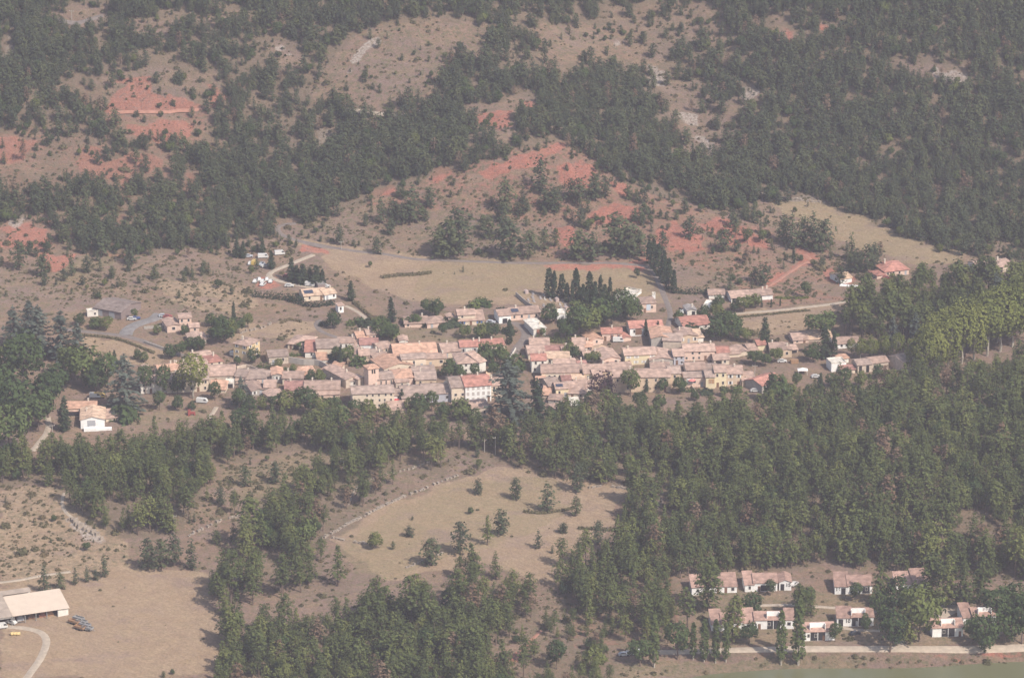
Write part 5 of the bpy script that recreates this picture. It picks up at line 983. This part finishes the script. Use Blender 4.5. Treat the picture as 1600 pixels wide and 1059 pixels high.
hedge('1130,512 1160,522 1185,524', 3.2, 2.6, 'scrubby hedge along the field behind the red roofs', M_BUSH)
hedge('1340,548 1365,552 1390,552', 3.0, 3.0, 'leafy hedge in front of the pine grove', M_LEAF)
hedge('1060,612 1085,612 1100,614', 1.6, 1.5, 'garden hedge below the parasol house', M_LEAF)

hedge('598,434 625,431 650,430 672,427', 2.6, 1.3, 'scrubby green bank across the upper field', M_BUSH)
hedge('553,474 575,492 592,508 604,522', 1.6, 1.2, 'dark scrub line beside the earth path', M_BUSH)
hedge('440,505 452,500 470,503', 1.6, .9, 'low scrub on the slope above the red-roofed villa', M_BUSH)
hedge('120,524 180,530 240,552', 1.4, .9, 'scrub verge below the left road', M_BUSH)
hedge('1130,498 1180,494 1260,486', 1.2, .7, 'scrub verge below the dirt lane', M_BUSH)
hedge('820,800 850,802 895,795', 1.4, .9, 'scrub line across the stone-walled field', M_BUSH)
hedge('905,826 940,828 970,830', 1.6, 1.0, 'dark scrub line at the right of the stone-walled field', M_BUSH)

# ------------------------------------------------------------------ vehicles and small things
def paint(name, c): return tint_mat(name, c, .03, 1, rough=.35, spec=.5)
PAINT = {'white': paint('white_paint', (.62, .60, .57)), 'dark': paint('dark_paint', (.03, .035, .045)), 'silver': paint('silver_paint', (.45, .46, .48)), 'red': paint('red_paint', (.32, .08, .07)), 'yellow': paint('yellow_paint', (.58, .40, .12)), 'blue': paint('blue_paint', (.06, .10, .25))}
M_TYRE = tint_mat('tyre', (.03, .03, .03), .1, 2)
b = MB()
for k in range(12):
    pass
def wheel_mesh():
    n = 10; vs = [(math.cos(2 * math.pi * i / n) * .33, y, .33 + math.sin(2 * math.pi * i / n) * .33) for y in (-.1, .1) for i in range(n)]
    return mesh('wheel', vs, [tuple(range(n)), tuple(range(2 * n - 1, n - 1, -1))] + [(i + n, (i + 1) % n + n, (i + 1) % n, i) for i in range(n)], M_TYRE)
ME_WHEEL = wheel_mesh()
def prof_mesh(name, pts, w, w_top, mat):
    """side profile (x, z) swept across the width, narrowing towards the top"""
    zs = [z for x, z in pts]; z0, z1 = min(zs), max(zs); vs = []
    for sgn in (-1, 1):
        for x, z in pts: t = (z - z0) / (z1 - z0 + 1e-6); vs.append((x, sgn * (w * (1 - t) + w_top * t) / 2, z))
    n = len(pts); fs = [tuple(range(n - 1, -1, -1)), tuple(range(n, 2 * n))] + [(i, (i + 1) % n, (i + 1) % n + n, i + n) for i in range(n)]
    return mesh(name, vs, fs, mat)
BODYP = [(-2.05, .32), (2.0, .32), (2.08, .62), (1.95, .82), (1.0, .95), (-1.1, .98), (-1.98, .92), (-2.1, .6)]
CABP = [(1.05, .93), (.35, 1.40), (-1.15, 1.44), (-1.85, .95)]
VANP = [(-2.4, .35), (2.3, .35), (2.4, .8), (2.2, 1.15), (1.55, 1.95), (-2.35, 2.05), (-2.45, 1.0)]
GLASSP = [(.95, .97), (.30, 1.34), (-1.05, 1.38), (-1.70, .99)]
CAR_ME = {k: (prof_mesh('body', BODYP, 1.72, 1.70, m_), prof_mesh('cabin', CABP, 1.66, 1.25, m_), prof_mesh('window', GLASSP, 1.68, 1.36, M_GLASS), prof_mesh('body', VANP, 1.9, 1.75, m_)) for k, m_ in PAINT.items()}
ME_VGL = prof_mesh('window', [(2.12, 1.2), (1.6, 1.82), (.8, 1.84), (.8, 1.2)], 1.92, 1.83, M_GLASS)
def vehicle(kind, c, px, py, ang, label, group=None):
    X, Y, Z, s = ground(px, py); e = empty('parked_car' if kind == 'car' else ('parked_van' if kind == 'van' else 'caravan'), (X, Y, Z + .1), R(ang)); bo, ca, gl, va = CAR_ME[c]
    if kind == 'car': obj('body', bo, e); obj('cabin', ca, e); obj('window', gl, e); wx = (1.3, -1.3)
    else: obj('body', va, e); obj('window', ME_VGL, e); wx = (1.5, -1.5)
    for x in wx:
        for y in (-.8, .8): obj('wheel', ME_WHEEL, e, (x, y, 0))
    TAKEN.append((X, Y, 4)); return tag(e, label, {'car': 'car', 'van': 'van', 'caravan': 'caravan'}[kind], group)
V = vehicle
V('car', 'white', 18, 974, 150, 'white pickup parked beside the farm shed, right one'); V('van', 'white', 2, 981, 20, 'white van at the left picture edge by the farm shed')
V('car', 'dark', 1336, 991, 20, 'dark blue car on the grass below chalet 10'); V('car', 'dark', 1485, 969, 80, 'dark car on the gravel apron at the right'); V('car', 'white', 1241, 914, 60, 'white car at the right end of chalet 15')
for k, (x, y, a) in enumerate(((399, 441, 80), (405, 438, 100), (411, 441, 75), (417, 438, 95), (423, 441, 85), (411, 446, 70))): V('car', 'white', x, y, a, 'white car in the double row of the hillside yard', 'white cars in the hillside yard row')
V('van', 'yellow', 397, 413, 80, 'yellow truck in the hillside yard'); V('car', 'white', 391, 413, 85, 'white car left of the yellow truck'); V('car', 'silver', 409, 414, 70, 'silver car right of the yellow truck'); V('car', 'white', 414, 417, 40, 'white car right of the silver yard car')
V('van', 'white', 437, 398, 15, 'white lorry at the top of the hillside yard'); V('van', 'white', 411, 403, 8, 'white van among the junk above the yellow truck'); V('van', 'white', 485, 447, -15, 'white van in front of the fir row'); V('car', 'white', 452, 448, 0, 'white car at the bottom of the pale drive')
V('car', 'red', 449, 433, -20, 'red car left of the fir row'); V('car', 'red', 470, 442, -20, 'dark red car at the foot of the firs'); V('car', 'white', 509, 449, 0, 'white car beside the dark container'); V('car', 'white', 374, 400, 20, 'white car under the dark yard firs'); V('car', 'silver', 388, 402, 10, 'silver car right of the yard firs')
V('van', 'white', 368, 556, 0, 'white van in front of the yellow house'); V('car', 'silver', 767, 505, -10, 'silver car beside the blue-shuttered house'); V('van', 'white', 966, 534, 3, 'white camper below the red-shuttered house')
V('caravan', 'white', 316, 629, -12, 'white caravan below the cream terrace'); V('car', 'white', 206, 500, 0, 'white car in front of the brown barn'); V('car', 'blue', 212, 499, 20, 'blue car in front of the brown barn'); V('car', 'red', 262, 496, 5, 'red car left of the pink villa'); V('car', 'silver', 255, 495, 15, 'silver car at the yard edge left of the red one')
V('van', 'yellow', 156, 621, 0, 'yellow lorry among the trees above the farmhouse'); V('van', 'white', 149, 621, 0, 'white lorry touching the yellow one'); V('car', 'white', 1147, 471, 30, 'white car at the long white house garage'); V('car', 'white', 1065, 489, 90, 'white car left of the grey-roofed garage'); V('car', 'white', 1180, 612, 5, 'white car below the lower ochre wing'); V('car', 'white', 1222, 566, 5, 'white car by the farm building')
V('car', 'red', 1386, 436, 10, 'red car under the deep red roof villa'); V('car', 'white', 1275, 590, 10, 'white car in the dry yard right of the orange shed'); V('car', 'silver', 975, 1024, 10, 'silver car at the left end of the lake road'); V('car', 'white', 985, 1022, 10, 'white car at the left end of the lake road'); V('caravan', 'white', 998, 1022, 5, 'pale caravan at the left end of the lake road')
def box_thing(name, label, cat, px, py, ang, mb, mat, group=None):
    X, Y, Z, s = ground(px, py); o = obj(name, mb.mesh(name, mat), None, (X, Y, Z), R(ang)); TAKEN.append((X, Y, 3)); return tag(o, label, cat, group)
# farm trailers and implements on the field
M_RUST = tint_mat('rusty_orange', (.32, .19, .11), .2, 2); M_STRAWB = tint_mat('straw', (.60, .44, .20), .2, 2)
M_POLE0 = tint_mat('dull_metal', (.26, .25, .25), .2, 2)
def trailer(px, py, ang, mat, label):
    X, Y, Z, s = ground(px, py); e = empty('farm_trailer', (X, Y, Z), R(ang)); tag(e, label, 'trailer', 'trailers on the bare field')
    obj('bed', MB().box(-2.2, -1, .75, 2.2, 1, .95).box(-2.2, -1, .95, 2.2, -.9, 1.5).box(-2.2, .9, .95, 2.2, 1, 1.5).box(-2.2, -.9, .95, -2.1, .9, 1.5).box(2.1, -.9, .95, 2.2, .9, 1.5).mesh('bed', mat), e)
    obj('drawbar', MB().box(2.2, -.08, .55, 3.6, .08, .7).mesh('drawbar', M_STEEL), e)
    for x in (-.7, .5):
        for y in (-1.0, 1.0): obj('wheel', ME_WHEEL, e, (x, y, 0), 0, (1.2, 1.2, 1.2))
    TAKEN.append((X, Y, 4))
for k, (x, y) in enumerate(((123, 969), (128, 974), (133, 979), (137, 984))): trailer(x, y, -35, M_STEEL if k != 2 else M_POLE0, 'grey trailer on the bare field, %s of the row from the shed' % ('first', 'second', 'third', 'last')[k])
for k, (x, y) in enumerate(((116, 974), (125, 983))): trailer(x, y, -35, M_RUST, 'rusty orange trailer on the bare field, %s the shed' % ('nearer', 'farther from')[k])
def bale(px, py, k):
    n = 14; b = MB(); b.add([(-.6 if i < n else .6, math.cos(2 * math.pi * i / n) * .65, .65 + math.sin(2 * math.pi * i / n) * .65) for i in range(2 * n)], [tuple(range(n)), tuple(range(2 * n - 1, n - 1, -1))] + [(i, i + n, (i + 1) % n + n, (i + 1) % n) for i in range(n)])
    box_thing('straw_bale', 'round straw bale below the farm drive, %s from the left' % ('first', 'second', 'third')[k], 'bale', px, py, 20, b, M_STRAWB, 'straw bales by the farm drive')
for k, x in enumerate((19, 24, 29)): bale(x, 992, k)
box_thing('tarpaulin', 'long crumpled white sheeting in front of the white barn', 'sheeting', 150, 672, 8, MB().box(-5, -1.2, 0, 1, 1.2, 1.3).box(1, -.9, 0, 6.5, 1.0, .9).box(-3, -.8, 1.3, 0, .7, 1.6), WM['W'])
box_thing('tarpaulin', 'white party tent in the dry yard on the right', 'tent', 1254, 584, 0, MB().box(-1.9, -1.4, 0, -1.8, -1.3, 1.9).box(1.8, -1.4, 0, 1.9, -1.3, 1.9).box(-1.9, 1.3, 0, -1.8, 1.4, 1.9).box(1.8, 1.3, 0, 1.9, 1.4, 1.9).add([(-2.2, -1.6, 1.9), (2.2, -1.6, 1.9), (2.2, 1.6, 1.9), (-2.2, 1.6, 1.9), (0, 0, 2.8)], [(0, 1, 4), (1, 2, 4), (2, 3, 4), (3, 0, 4), (3, 2, 1, 0)]), WM['W'])
box_thing('skip_container', 'small orange skip right of the farm building', 'skip', 1241, 567, 10, MB().box(-1.7, -1, .2, 1.7, 1, 1.6).box(-1.4, -1.1, 0, 1.4, -1, .4), M_RUST)
box_thing('tractor', 'small red tractor on the grass below the caravan', 'tractor', 299, 648, 10, MB().box(-.6, -.5, .5, 1.6, .5, 1.3).box(-1.4, -.8, .6, -.3, .8, 2.3).box(-1.5, -1.1, 0, -.5, -.8, 1.4).box(-1.5, .8, 0, -.5, 1.1, 1.4).box(1.0, -.8, 0, 1.6, -.55, .7).box(1.0, .55, 0, 1.6, .8, .7), PAINT['red'])
def canopy(px, py, up, label, mat, name='parasol'):
    X, Y, Z, s = ground(px, py); e = empty(name, (X, Y, Z + up)); tag(e, label, name); n = 8
    obj('pole', MB().tube([(0, 0, 0), (0, 0, 2.3)], .05, 6).mesh('pole', M_STEEL), e)
    obj('canopy', mesh('canopy', [(math.cos(2 * math.pi * i / n) * 1.7, math.sin(2 * math.pi * i / n) * 1.7, 1.95) for i in range(n)] + [(0, 0, 2.6)], [(i, (i + 1) % n, n) for i in range(n)], mat), e)
canopy(1081, 605, 1.2, 'pink parasol open on the terrace of the pink house', tint_mat('pink_cloth', (.62, .22, .20), .05, 1))
X, Y, Z, s = ground(623, 632); e = empty('awning', (X, Y, Z)); tag(e, 'red awning over the door of the white house front', 'awning')
obj('cloth', mesh('cloth', [(-1.7, 0, 2.7), (1.7, 0, 2.7), (1.8, -1.8, 1.9), (-1.8, -1.8, 1.9), (1.8, -1.8, 1.6), (-1.8, -1.8, 1.6)], [(0, 3, 2, 1), (3, 5, 4, 2)], tint_mat('red_cloth', (.50, .07, .08), .05, 1)), e)
for x in (-1.7, 1.7): obj('arm', MB().tube([(x, 0, 2.2), (x, -1.75, 1.9)], .04, 5).mesh('arm', M_STEEL), e)
# utility poles
M_POLE = tint_mat('pole_concrete', (.40, .36, .31), .1, 1)
def pole(px, py, h, label, wood=False):
    X, Y, Z, s = ground(px, py); hm = h / s; e = empty('utility_pole', (X, Y, Z), random.uniform(-.3, .3)); tag(e, label, 'pole', 'utility poles')
    obj('post', MB().tube([(0, 0, -.5), (0, 0, hm)], [.17, .11], 6).mesh('post', M_POLE), e); obj('crossarm', MB().box(-1.1, -.06, hm - .55, 1.1, .06, hm - .4).mesh('crossarm', M_POLE), e)
    for x in (-1, 0, 1): obj('insulator', MB().box(x - .06, -.05, hm - .4, x + .06, .05, hm - .15).mesh('insulator', WM['W']), e)
for a in ((774, 710, 30, 'double utility pole below the great cedar, tallest of the three'), (757, 706, 22, 'short utility pole left of the tallest one'), (690, 705, 34, 'utility pole in the wood edge left of the great cedar'), (537, 733, 20, 'thin utility pole in the scrub above the stone field wall'), (272, 834, 32, 'utility pole at the edge of the left wood'),
          (1179, 602, 34, 'white-topped street pole right of the four-shuttered ochre house'), (82, 680, 18, 'short pole beside the white barn track'), (533, 390, 14, 'thin pole beside the upper road'), (112, 30, 14, 'pale pole beside the hilltop road')): pole(*a)
# the cemetery: pale tombs between the cypresses
rng = random.Random(5)
M_TOMB = [tint_mat('pale_tomb', (.46, .42, .38), .1, 2), tint_mat('grey_tomb', (.32, .29, .28), .1, 2), tint_mat('pink_tomb', (.52, .40, .36), .1, 2)]
ME_TOMB = [MB().box(-.5, -1.1, -.3, .5, 1.1, .55).box(-.4, .8, .55, .4, 1.0, 1.5).box(-.08, .86, 1.5, .08, .94, 2.1).box(-.3, .86, 1.75, .3, .94, 1.88).mesh('tomb', M_TOMB[0]), MB().box(-.6, -1.2, -.3, .6, 1.2, .7).box(-.6, .7, .7, .6, 1.1, 1.7).mesh('tomb', M_TOMB[1]),
           MB().box(-.9, -1.3, -.3, .9, 1.3, 2.0).add([(-1, -1.4, 2), (1, -1.4, 2), (1, 1.4, 2), (-1, 1.4, 2), (0, -1.4, 2.6), (0, 1.4, 2.6)], [(0, 1, 4), (1, 2, 5, 4), (2, 3, 5), (3, 0, 4, 5), (3, 2, 1, 0)]).mesh('tomb', M_TOMB[2])]
for r_ in range(5):
    for c_ in range(9):
        px, py = 822 + c_ * 9.5 + r_ * 2.5 + rng.uniform(-2, 2), 458 + r_ * 6 + c_ * 1.3
        if rng.random() < .3 or (px < 850 and r_ > 2): continue
        X, Y, Z, s = ground(px, py); o = obj('tomb', ME_TOMB[rng.choice((0, 1, 1, 0, 2))], None, (X, Y, Z - .3), rng.choice((.3, .35, .28)), (.8, .8, .75)); tag(o, 'pale stone tomb in the cemetery left of the cypresses', 'tomb', 'tombs in the cemetery')
def low_wall(px, h, label, mat, t=.3):
    p = smooth_path([ground(*q)[:2] for q in pl(px)], 2.0); b = MB()
    for i in range(len(p) - 1):
        d = p[i + 1] - p[i]; n = np.array([-d[1], d[0]]) / (np.linalg.norm(d) + 1e-9) * t / 2; c = [p[i] - n, p[i + 1] - n, p[i + 1] + n, p[i] + n]; z0, z1 = float(H(*p[i])), float(H(*p[i + 1])); zz = (z0, z1, z1, z0)
        b.add([(*q, z - 1) for q, z in zip(c, zz)] + [(*q, z + h) for q, z in zip(c, zz)], [(0, 3, 2, 1), (4, 5, 6, 7), (0, 1, 5, 4), (1, 2, 6, 5), (2, 3, 7, 6), (3, 0, 4, 7)])
    return tag(obj('boundary_wall', b.mesh('boundary_wall', mat)), label, 'wall')
low_wall('806,462 815,470 828,480 845,487', 1.8, 'grey cemetery wall on its left side', WM['g']); low_wall('450,566 475,570 500,572 530,592', 2.6, 'long dark retaining wall running down beside the gardens left of the church', WM['g'], .5)
low_wall('793,566 800,556 806,546', 1.0, 'pale kerb wall beside the village street', WM['w']); low_wall('225,514 245,513 262,512', 1.2, 'low grey wall in front of the pink villa', WM['g']); low_wall('1312,446 1330,447 1352,450', .35, 'white concrete ramp wall beside the orange-roofed garage', WM['W'], 2.4)
low_wall('225,536 245,543 268,550', 1.1, 'grey parapet beside the road below the pink villa', WM['g']); low_wall('1090,620 1086,612 1080,604', 1.0, 'stone garden wall below the parasol house', WM['s']); low_wall('370,577 385,574 402,580', 1.4, 'grey retaining wall below the yellow house', WM['s'])
for i in range(3): pass
BUSHES_LEFT = 240

# ------------------------------------------------------------------ the woods: random stands inside the wood outlines
def fill_woods():
    X0, X1, Y0, Y1 = -300, 300, 1300, 2125; out = []
    n = int((X1 - X0) * (Y1 - Y0) * 0.09); X = RNG.uniform(X0, X1, n); Y = RNG.uniform(Y0, Y1, n); Z = H(X, Y)
    px, py = project(X, Y, Z)
    wx = px + (fbm(X, Y, 22, 31) - 0.5) * np.where(py < 430, 60, 30) + (fbm(X, Y, 7, 35) - 0.5) * 26; wy = py + np.where(py < 430, 1.0, 0.55) * ((fbm(X, Y, 22, 32) - 0.5) * 44 + (fbm(X, Y, 7, 36) - 0.5) * 20)
    dens = np.zeros(n); hh = np.zeros(n); kk = np.array(['hill'] * n, dtype=object)
    for d, h, k, p in WOOD:
        q = inpoly(wx, wy, p); dens[q] = d; hh[q] = h; kk[q] = k
    for p in RED + ROCK: dens = np.where(inpoly(px, py, p), np.minimum(dens, 0.18), dens)
    keepd = dens / 100 / 0.09 * np.where(dens > 0.8, np.where((kk == 'hill') & (px < 1120), 1.25 * sstep(0.24, 0.42, fbm(X, Y, 34, 33)), 0.75 + 0.9 * (fbm(X, Y, 35, 33) - 0.25)), 1.0)
    keepd = keepd * np.where(kk == 'front', sstep(0.2, 0.36, fbm(X, Y, 16, 39)), 1.0)
    keep = (RNG.random(n) < keepd * 1.7) & (px > -110) & (px < 1710) & (py > -55) & (py < 1150)
    cell = {}; hv = fbm(X, Y, 40, 37)
    for i in np.nonzero(keep)[0]:
        x, y = X[i], Y[i]; h = hh[i] * float(np.clip(RNG.normal(1, 0.22), 0.45, 1.5)) * (0.72 + 0.56 * hv[i]); rmin = 0.13 * hh[i] + 0.85
        if dens[i] > 2: rmin *= 0.93
        ci, cj = int(x // 5), int(y // 5)
        if any((x - a) ** 2 + (y - b) ** 2 < rmin * rmin for u in (-1, 0, 1) for w in (-1, 0, 1) for a, b in cell.get((ci + u, cj + w), ())): continue
        if any((x - a) ** 2 + (y - b) ** 2 < r * r for a, b, r in TAKEN_NEAR(x, y)): continue
        cell.setdefault((ci, cj), []).append((x, y))
        out.append((kk[i], x, y, Z[i], h, px[i], py[i]))
    return out
_tk = {}
def TAKEN_NEAR(x, y):
    if not _tk:
        for a, b, r in TAKEN:
            for u in range(int((a - r) // 20), int((a + r) // 20) + 1):
                for w in range(int((b - r) // 20), int((b + r) // 20) + 1): _tk.setdefault((u, w), []).append((a, b, r))
        _tk[None] = True
    return _tk.get((int(x // 20), int(y // 20)), ())
def stuff_instances(name, label, protos, pts):
    """what is left of a wood after its nearest trees: one object, real trees set by geometry nodes"""
    pc = bpy.data.collections.new(name + '_kinds')
    for k, ms in enumerate(protos):
        if len(ms) == 1: me_ = ms[0]
        else:
            a, b = ms; me_ = bpy.data.meshes.new('tree')
            va = np.zeros(len(a.vertices) * 3, np.float32); a.vertices.foreach_get('co', va); vb = np.zeros(len(b.vertices) * 3, np.float32); b.vertices.foreach_get('co', vb)
            fs = [tuple(p.vertices) for p in a.polygons]; na = len(a.vertices); fs2 = [tuple(i + na for i in p.vertices) for p in b.polygons]
            me_.from_pydata(np.concatenate([va, vb]).reshape(-1, 3).tolist(), [], fs + fs2); me_.materials.append(a.materials[0]); me_.materials.append(b.materials[0])
            me_.polygons.foreach_set('material_index', [0] * len(fs) + [1] * len(fs2)); me_.update()
        pc.objects.link(bpy.data.objects.new('kind_%02d' % k, me_))
    me_ = bpy.data.meshes.new(name); me_.from_pydata([p[:3] for p in pts], [], [])
    for nm, ty, q in (('rot', 'FLOAT', 3), ('scl', 'FLOAT', 4), ('var', 'INT', 5)):
        at = me_.attributes.new(nm, ty, 'POINT'); at.data.foreach_set('value', [p[q] for p in pts])
    o = obj(name, me_); ng = bpy.data.node_groups.new(name, 'GeometryNodeTree')
    ng.interface.new_socket('Geometry', in_out='INPUT', socket_type='NodeSocketGeometry'); ng.interface.new_socket('Geometry', in_out='OUTPUT', socket_type='NodeSocketGeometry')
    N, L = ng.nodes.new, ng.links.new
    gi, go, ip, ci = N('NodeGroupInput'), N('NodeGroupOutput'), N('GeometryNodeInstanceOnPoints'), N('GeometryNodeCollectionInfo')
    ci.inputs[0].default_value = pc; ci.inputs['Separate Children'].default_value = True; ci.inputs['Reset Children'].default_value = True
    def attr(n_, t):
        a = N('GeometryNodeInputNamedAttribute'); a.data_type = t; a.inputs['Name'].default_value = n_; return a.outputs['Attribute']
    cx = N('ShaderNodeCombineXYZ'); L(attr('rot', 'FLOAT'), cx.inputs[2])
    L(gi.outputs[0], ip.inputs['Points']); L(ci.outputs[0], ip.inputs['Instance']); ip.inputs['Pick Instance'].default_value = True
    L(attr('var', 'INT'), ip.inputs['Instance Index']); L(cx.outputs[0], ip.inputs['Rotation']); L(attr('scl', 'FLOAT'), ip.inputs['Scale']); L(ip.outputs[0], go.inputs[0])
    md = o.modifiers.new('trees', 'NODES'); md.node_group = ng
    return tag(o, label, kind='stuff')
STANDS = [('upper hillside', pl('-300,-100 1900,-100 1900,420 -300,420')),
          ('bare-trunked avenue', pl('1290,430 1800,430 1800,556 1290,556')),
          ('lower left', pl('-300,640 340,640 340,850 -300,850')),
          ('village edge', pl('340,640 1000,640 1000,745 340,760')),
          ('middle clump', pl('340,745 720,745 500,860 340,860')),
          ('chalet slope', pl('960,560 1900,560 1900,905 960,905')),
          ('bottom edge', pl('300,850 860,850 860,1200 300,1200')),
          ('bottom scrub', pl('800,880 1100,880 1100,1200 800,1200'))]
woods = fill_woods()
arr = np.array([(w[5], w[6], w[4] * FOC / 1750 * 0.94) for w in woods])
inview = (arr[:, 0] > 5) & (arr[:, 0] < 1595) & (arr[:, 1] - arr[:, 2] < 1040) & (arr[:, 1] > 20)
# how open each tree stands: neighbours lower in the picture and close in front hide it
hid = np.zeros(len(woods)); order = np.argsort(arr[:, 1])
ys = arr[order, 1]
for a_, i in enumerate(order):
    if not inview[i]: continue
    j = order[a_ + 1: np.searchsorted(ys, arr[i, 1] + 0.75 * arr[i, 2])]
    hid[i] = np.sum(np.abs(arr[j, 0] - arr[i, 0]) < 0.2 * arr[i, 2])
score = np.where(inview, arr[:, 2] / (1 + 0.5 * hid), -1)
N_OWN = 300 - PINES_PLACED
own = set(np.argsort(-score)[:max(0, N_OWN)].tolist())
rest = []; order_k = ['hill', 'front', 'grove', 'broad', 'dead']; base = {}; protos = []
for k in order_k:
    base[k] = len(protos); protos += KIND[k]
for i, (k, x, y, z, h, px, py) in enumerate(woods):
    if i in own:
        lab = next((l for l, p in STANDS if inpoly(np.array([px]), np.array([py]), p)[0]), 'valley')
        plant(k, x, y, z, h, 'dark pine of the %s wood, %s' % (lab, place_words(px, py)), 'pines of the %s wood' % lab)
    else:
        q = random.random(); k2 = k
        if k == 'front' and q < .08 + .22 * (640 < py < 690) : k2 = 'broad'; h *= .68
        elif k != 'grove' and q > .97: k2 = 'dead'
        elif k == 'hill' and q < .08: k2 = 'broad'; h *= .75
        rest.append((x, y, z - 0.1, random.uniform(0, 6.28), h / NOMH[k2], base[k2] + random.randrange(len(KIND[k2]))))
# young pines and thickets seeding into the open slopes
n = 26000; X = RNG.uniform(-290, 290, n); Y = RNG.uniform(1320, 2110, n); Z = H(X, Y); px, py = project(X, Y, Z); dn = np.where(py < 400, 0.8, 0.0)
for p in SCRUB: dn[inpoly(px, py, p)] = np.where(py[inpoly(px, py, p)] < 430, 0.30, 0.12)
for p in RED: dn[inpoly(px, py, p)] = 0.16
for p in GREEN[:2] + STRAW[:4]: dn[inpoly(px, py, p)] = 0.01
dn = dn * sstep(0.34, 0.62, fbm(X, Y, 18, 45))
for i in np.nonzero((RNG.random(n) < dn) & (px > -80) & (px < 1680) & (py > -30))[0]:
    if any((X[i] - a) ** 2 + (Y[i] - b) ** 2 < r * r for a, b, r in TAKEN_NEAR(X[i], Y[i])): continue
    k2 = 'hill' if random.random() < .7 else 'broad'
    rest.append((X[i], Y[i], Z[i] - 0.05, random.uniform(0, 6.28), random.uniform(1.3, 4.2) / NOMH[k2], base[k2] + random.randrange(len(KIND[k2]))))
stuff_instances('pine_forest', 'dense dark pine forest covering the hillside and the slopes below the village', protos, rest)

# low scrub dotted over the open slopes
n = 175000; X = RNG.uniform(-290, 290, n); Y = RNG.uniform(1320, 2110, n); Z = H(X, Y); px, py = project(X, Y, Z)
dn = np.where(py < 430, 0.38, 0.12)
for p in REDDISH: dn[inpoly(px, py, p)] = 0.30
for p in SCRUB: dn[inpoly(px, py, p)] = 0.55
for p in RED: dn[inpoly(px, py, p)] = 0.14
for p in GREEN[:2] + STRAW[1:4]: dn[inpoly(px, py, p)] = 0.006
for d, h, k, p in WOOD:
    if d > 1.0: dn[inpoly(px, py, p)] = 0.28
dn *= 0.3 + 1.6 * (fbm(X, Y, 22, 41) - 0.2)
kp = np.nonzero((RNG.random(n) < dn) & (px > -80) & (px < 1680) & (py > -30) & (py < 1100))[0]
kp = [i for i in kp if not any((X[i] - a) ** 2 + (Y[i] - b) ** 2 < r * r for a, b, r in TAKEN_NEAR(X[i], Y[i]))]
sz = RNG.gamma(3.2, 0.105, len(kp)); big = np.argsort(-sz * (1 + np.array([py[i] for i in kp]) / 1500))[:BUSHES_LEFT]; bigs = set(big.tolist()); rest = []
for q, i in enumerate(kp):
    if q in bigs and 0 < px[i] < 1600 and 0 < py[i] < 1050:
        s_ = sz[q] * 1.25
        o = obj('bush', BUSH[random.randrange(3)], None, (X[i], Y[i], Z[i] - 0.05), random.uniform(0, 6.28), (s_, s_, s_))
        w = 'hillside above the village' if py[i] < 430 else ('open ground round the village' if py[i] < 640 else 'clearings below the village')
        tag(o, 'low grey-green bush on dry ground ' + place_words(px[i], py[i]), 'bush', 'low bushes on the dry ground')
    else: rest.append((X[i], Y[i], Z[i] - 0.05, random.uniform(0, 6.28), sz[q], random.randrange(3)))
stuff_instances('scrub', 'low grey-green scrub dotted over the dry slopes', [(b_,) for b_ in BUSH[:3]], rest)
